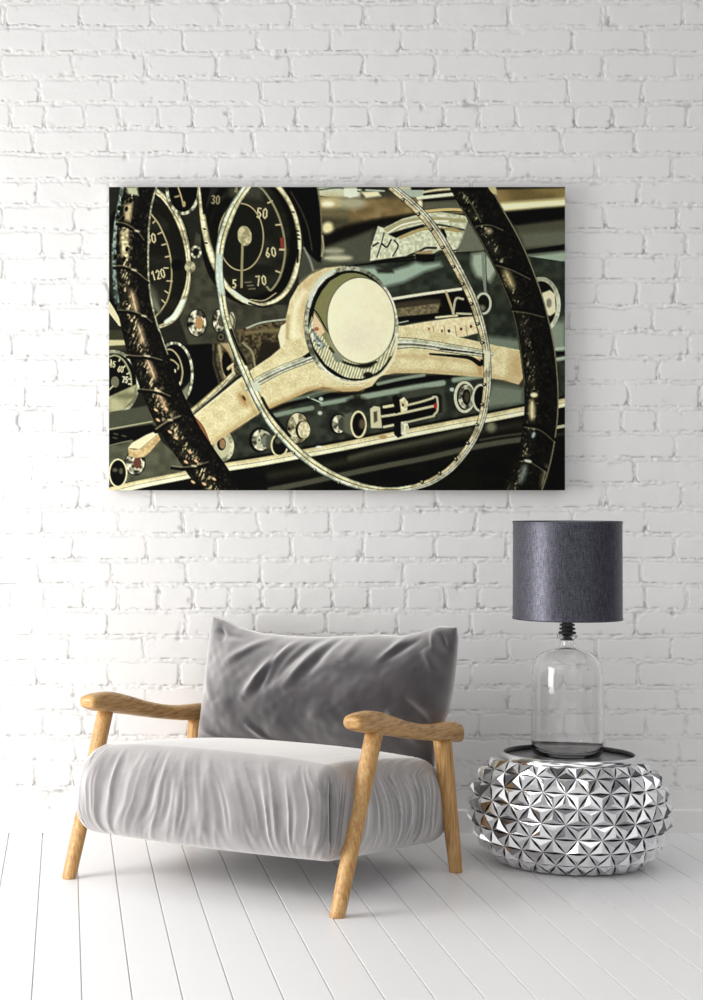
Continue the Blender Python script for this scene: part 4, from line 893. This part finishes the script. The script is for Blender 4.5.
for (a0, b0, a1, b1, wd, am) in ((-1.35, -.40, -.75, -.98, .07, .013), (-.95, .15, -.35, -.95, .07, .018), (-.62, -.05, -.05, -.98, .08, -.012), (-.30, -.1, .12, -.98, .07, .014), (-.02, -.3, .25, -.98, .06, -.009), (-.72, .02, -.5, -.85, .05, -.012),
                                 (.95, -.55, 1.25, -.97, .06, .012), (1.05, -.6, 1.5, -.9, .06, -.008), (1.2, .15, 1.85, .75, .07, .016), (1.35, .0, 1.9, .5, .06, -.012), (-.85, .6, -.4, .98, .06, .012), (-1.8, .8, -1.3, .98, .06, .010), (1.55, -.7, 1.8, -.3, .07, .014), (-1.75, -.8, -1.2, -.85, .05, -.01), (-1.85, -.2, -1.5, .3, .1, .008), (.45, -.5, .55, -.98, .09, .007), (1.68, -.92, 1.82, -.62, .045, -.022), (1.58, -.97, 1.70, -.60, .04, .014), (-1.72, -.96, -1.5, -.7, .05, -.012), (-.5, -.2, -.2, -.9, .05, .008)):
    wr += am*ridge(X3, Y3, a0, b0, a1, b1, wd)
wr += (vn(X3*3+40, Y3*3+7, 41)-.5)*.012+(vn(X3*9+40, Y3*8+7, 42)-.5)*.003
edge_f = np.clip(prof*2.2, 0, 1)
front = Cn+nrm*((prof*.175+wr*1.25*edge_f))[..., None]
rear = Cn-nrm*((prof*.045+(vn(X3*3+90, Y3*3+9, 43)-.5)*.008*edge_f))[..., None]
def chairify(Q): Q = Q.copy(); Q[..., 0] -= CU; Q[..., 1] -= CV; return Q
fr, rr_ = chairify(front), chairify(rear)
V = [tuple(x) for x in fr.reshape(-1, 3)]+[tuple(x) for x in rr_.reshape(-1, 3)]; Fc = []; o2 = NT*NS
for i in range(NT-1):
    for j in range(NS-1):
        q = (i*NS+j, (i+1)*NS+j, (i+1)*NS+j+1, i*NS+j+1); Fc.append(q); Fc.append(tuple(o2+k for k in q[::-1]))
pil = mesh_from('back_cushion', V, Fc, M_pil, None, True)
bm = bmesh.new(); bm.from_mesh(pil.data); bmesh.ops.remove_doubles(bm, verts=bm.verts, dist=2e-5); bmesh.ops.recalc_face_normals(bm, faces=bm.faces)
bm.to_mesh(pil.data); bm.free(); pil.data.polygons.foreach_set('use_smooth', [True]*len(pil.data.polygons))
pil.location = chair.location; pil.rotation_euler = chair.rotation_euler
tag(pil, 'large grey velvet back cushion with pointed corners leaning at the back of the armchair', 'cushion')
# ---------------------------------------------------------------- side table
TX, TY = 1.655, 5.95
NR = 26
tab = bpy.data.objects.new('side_table', None); col.objects.link(tab); tab.location = (TX, TY, 0)
tag(tab, 'round silver drum side table with a faceted pyramid-studded body standing beside the armchair', 'side table')
RG = [(.216, .004), (.260, .040), (.290, .083), (.308, .130), (.314, .178), (.308, .226), (.290, .272), (.259, .315), (.224, .345)]
V = []; Fc = []
for i, (r, z) in enumerate(RG):
    for k in range(NR):
        a = 2*math.pi*(k+.5*(i % 2)+.25)/NR; V.append((r*math.cos(a), r*math.sin(a), z))
MI = []
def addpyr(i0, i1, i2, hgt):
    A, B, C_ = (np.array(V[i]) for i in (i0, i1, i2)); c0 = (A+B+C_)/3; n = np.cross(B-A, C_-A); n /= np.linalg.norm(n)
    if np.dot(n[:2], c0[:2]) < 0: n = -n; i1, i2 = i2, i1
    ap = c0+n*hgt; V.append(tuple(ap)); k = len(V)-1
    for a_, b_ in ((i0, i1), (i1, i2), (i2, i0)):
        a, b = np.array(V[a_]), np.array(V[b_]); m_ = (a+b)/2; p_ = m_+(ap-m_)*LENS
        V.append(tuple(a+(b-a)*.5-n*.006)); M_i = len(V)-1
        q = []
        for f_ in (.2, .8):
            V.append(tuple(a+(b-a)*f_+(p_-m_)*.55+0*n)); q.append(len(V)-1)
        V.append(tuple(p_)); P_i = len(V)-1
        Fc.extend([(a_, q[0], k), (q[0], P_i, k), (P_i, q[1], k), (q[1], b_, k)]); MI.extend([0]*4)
        Fc.extend([(a_, M_i, q[0]), (q[0], M_i, P_i), (P_i, M_i, q[1]), (q[1], M_i, b_)]); MI.extend([1]*4)  # valley faces get their dark reflection from the second material
LENS = .17
for i in range(len(RG)-1):
    h_ = .017 if 0 < i < 7 else .011
    for k in range(NR):
        k2 = (k+1) % NR
        if i % 2 == 0: addpyr(i*NR+k, i*NR+k2, (i+1)*NR+k, h_); addpyr(i*NR+k2, (i+1)*NR+k2, (i+1)*NR+k, h_)
        else: addpyr(i*NR+k, i*NR+k2, (i+1)*NR+k2, h_); addpyr(i*NR+k, (i+1)*NR+k2, (i+1)*NR+k, h_)
Fc.append(tuple(range(NR-1, -1, -1))); MI.append(0)
body = mesh_from('faceted_body', V, Fc, M_chrome, tab, False); body.data.materials.append(M_recess_dark); body.data.polygons.foreach_set('material_index', MI)
lathe('top_rim', [(.205, .338), (.224, .339), (.226, .345), (.222, .354), (.2155, .3615), (.2105, .3635), (.2085, .3625), (.2065, .353), (.2055, .340)], M_rim, tab, 96, ring=True)
lathe('rim_lining', [(.2085, .3625), (.2065, .3605), (.2045, .353), (.2035, .343), (.2055, .343), (.2065, .353)], M_recess_dark, tab, 96, ring=True)
lathe('tray', [(0, .340), (.2030, .340), (.2035, .3465), (.200, .3475), (0, .3475)], M_tray, tab, 96)
# ---------------------------------------------------------------- table lamp
LX, LY, LZ = 1.657, 5.975, .3478
lamp = bpy.data.objects.new('table_lamp', None); col.objects.link(lamp); lamp.location = (LX, LY, LZ)
tag(lamp, 'lamp with charcoal drum shade and clear glass bottle base on the silver side table', 'lamp')
outer = [(0, .0), (.088, .0), (.101, .004), (.109, .013), (.1125, .028), (.113, .06), (.1115, .16), (.111, .24), (.1095, .278), (.105, .305), (.094, .328), (.075, .342), (.048, .3505), (.0285, .358), (.023, .368), (.022, .382), (.025, .388), (.031, .391), (.033, .396), (.030, .401)]
inner = [(0.0175, 0.401), (0.0165, 0.385), (0.0175, 0.368), (0.022, 0.357), (0.046, 0.3455), (0.0685, 0.337), (0.0855, 0.3235), (0.096, 0.302), (0.101, 0.276), (0.103, 0.24), (0.1035, 0.16), (0.105, 0.06), (0.1045, 0.036), (0.0995, 0.024), (0.0885, 0.0175), (0, 0.0165)]
lathe('glass_base', [(r_*(1.03 if r_ > .06 else 1), z_) for r_, z_ in outer+inner], M_glass, lamp, 96)
lathe('lamp_neck', [(0, .386), (.0155, .386), (.0155, .3985), (.0165, .4025), (.0275, .4035), (.0285, .407), (.0275, .4105), (.018, .412), (.0175, .416), (.025, .4175), (.026, .421), (.025, .4235), (.018, .425), (.018, .429), (.024, .4305), (.0245, .434), (.023, .4365), (.017, .438), (.017, .47), (.010, .475), (.006, .49), (.006, .52), (0, .52)], M_black, lamp, 48)
RS, Z0, Z1 = .1755, .452, .776
sh = lathe('lamp_shade', [(RS+.0012, Z0), (RS+.0018, Z0+.004), (RS+.0004, Z0+.0085), (RS, Z0+.012), (RS-.001, Z1-.014), (RS-.0006, Z1-.009), (RS+.0006, Z1-.004), (RS, Z1), (RS-.003, Z1), (RS-.0035, Z1-.004), (RS-.0035, Z0+.004), (RS-.002, Z0)], M_shade, lamp, 128, ring=True)
lathe('shade_lining', [(RS-.0042, Z0+.004), (RS-.0042, Z1-.004), (RS-.0048, Z1-.004), (RS-.0048, Z0+.004)], M_lining, lamp, 96, ring=True)
# spider ring that carries the shade
V = []; Fc = []
def bar(A, B, r, seg=8):
    A = Vector(A); B = Vector(B); d = (B-A).normalized(); u = d.orthogonal().normalized(); v = d.cross(u); b0 = len(V)
    for P_ in (A, B):
        for k in range(seg): a = 2*math.pi*k/seg; V.append(tuple(P_+u*r*math.cos(a)+v*r*math.sin(a)))
    for k in range(seg): Fc.append((b0+k, b0+(k+1) % seg, b0+seg+(k+1) % seg, b0+seg+k))
    Fc.append(tuple(b0+seg-1-k for k in range(seg))); Fc.append(tuple(b0+seg+k for k in range(seg)))
for k in range(3):
    a = 2*math.pi*k/3+.4; bar((0, 0, .505), ((RS-.004)*math.cos(a), (RS-.004)*math.sin(a), .505), .002)
mesh_from('shade_carrier', V, Fc, M_black, lamp, True)
lathe('bulb', [(0, .518), (.013, .519), (.014, .545), (.022, .565), (.030, .59), (.030, .605), (.022, .625), (.01, .633), (0, .634)], mat('frosted_bulb', (.85, .85, .83), .3), lamp, 32)
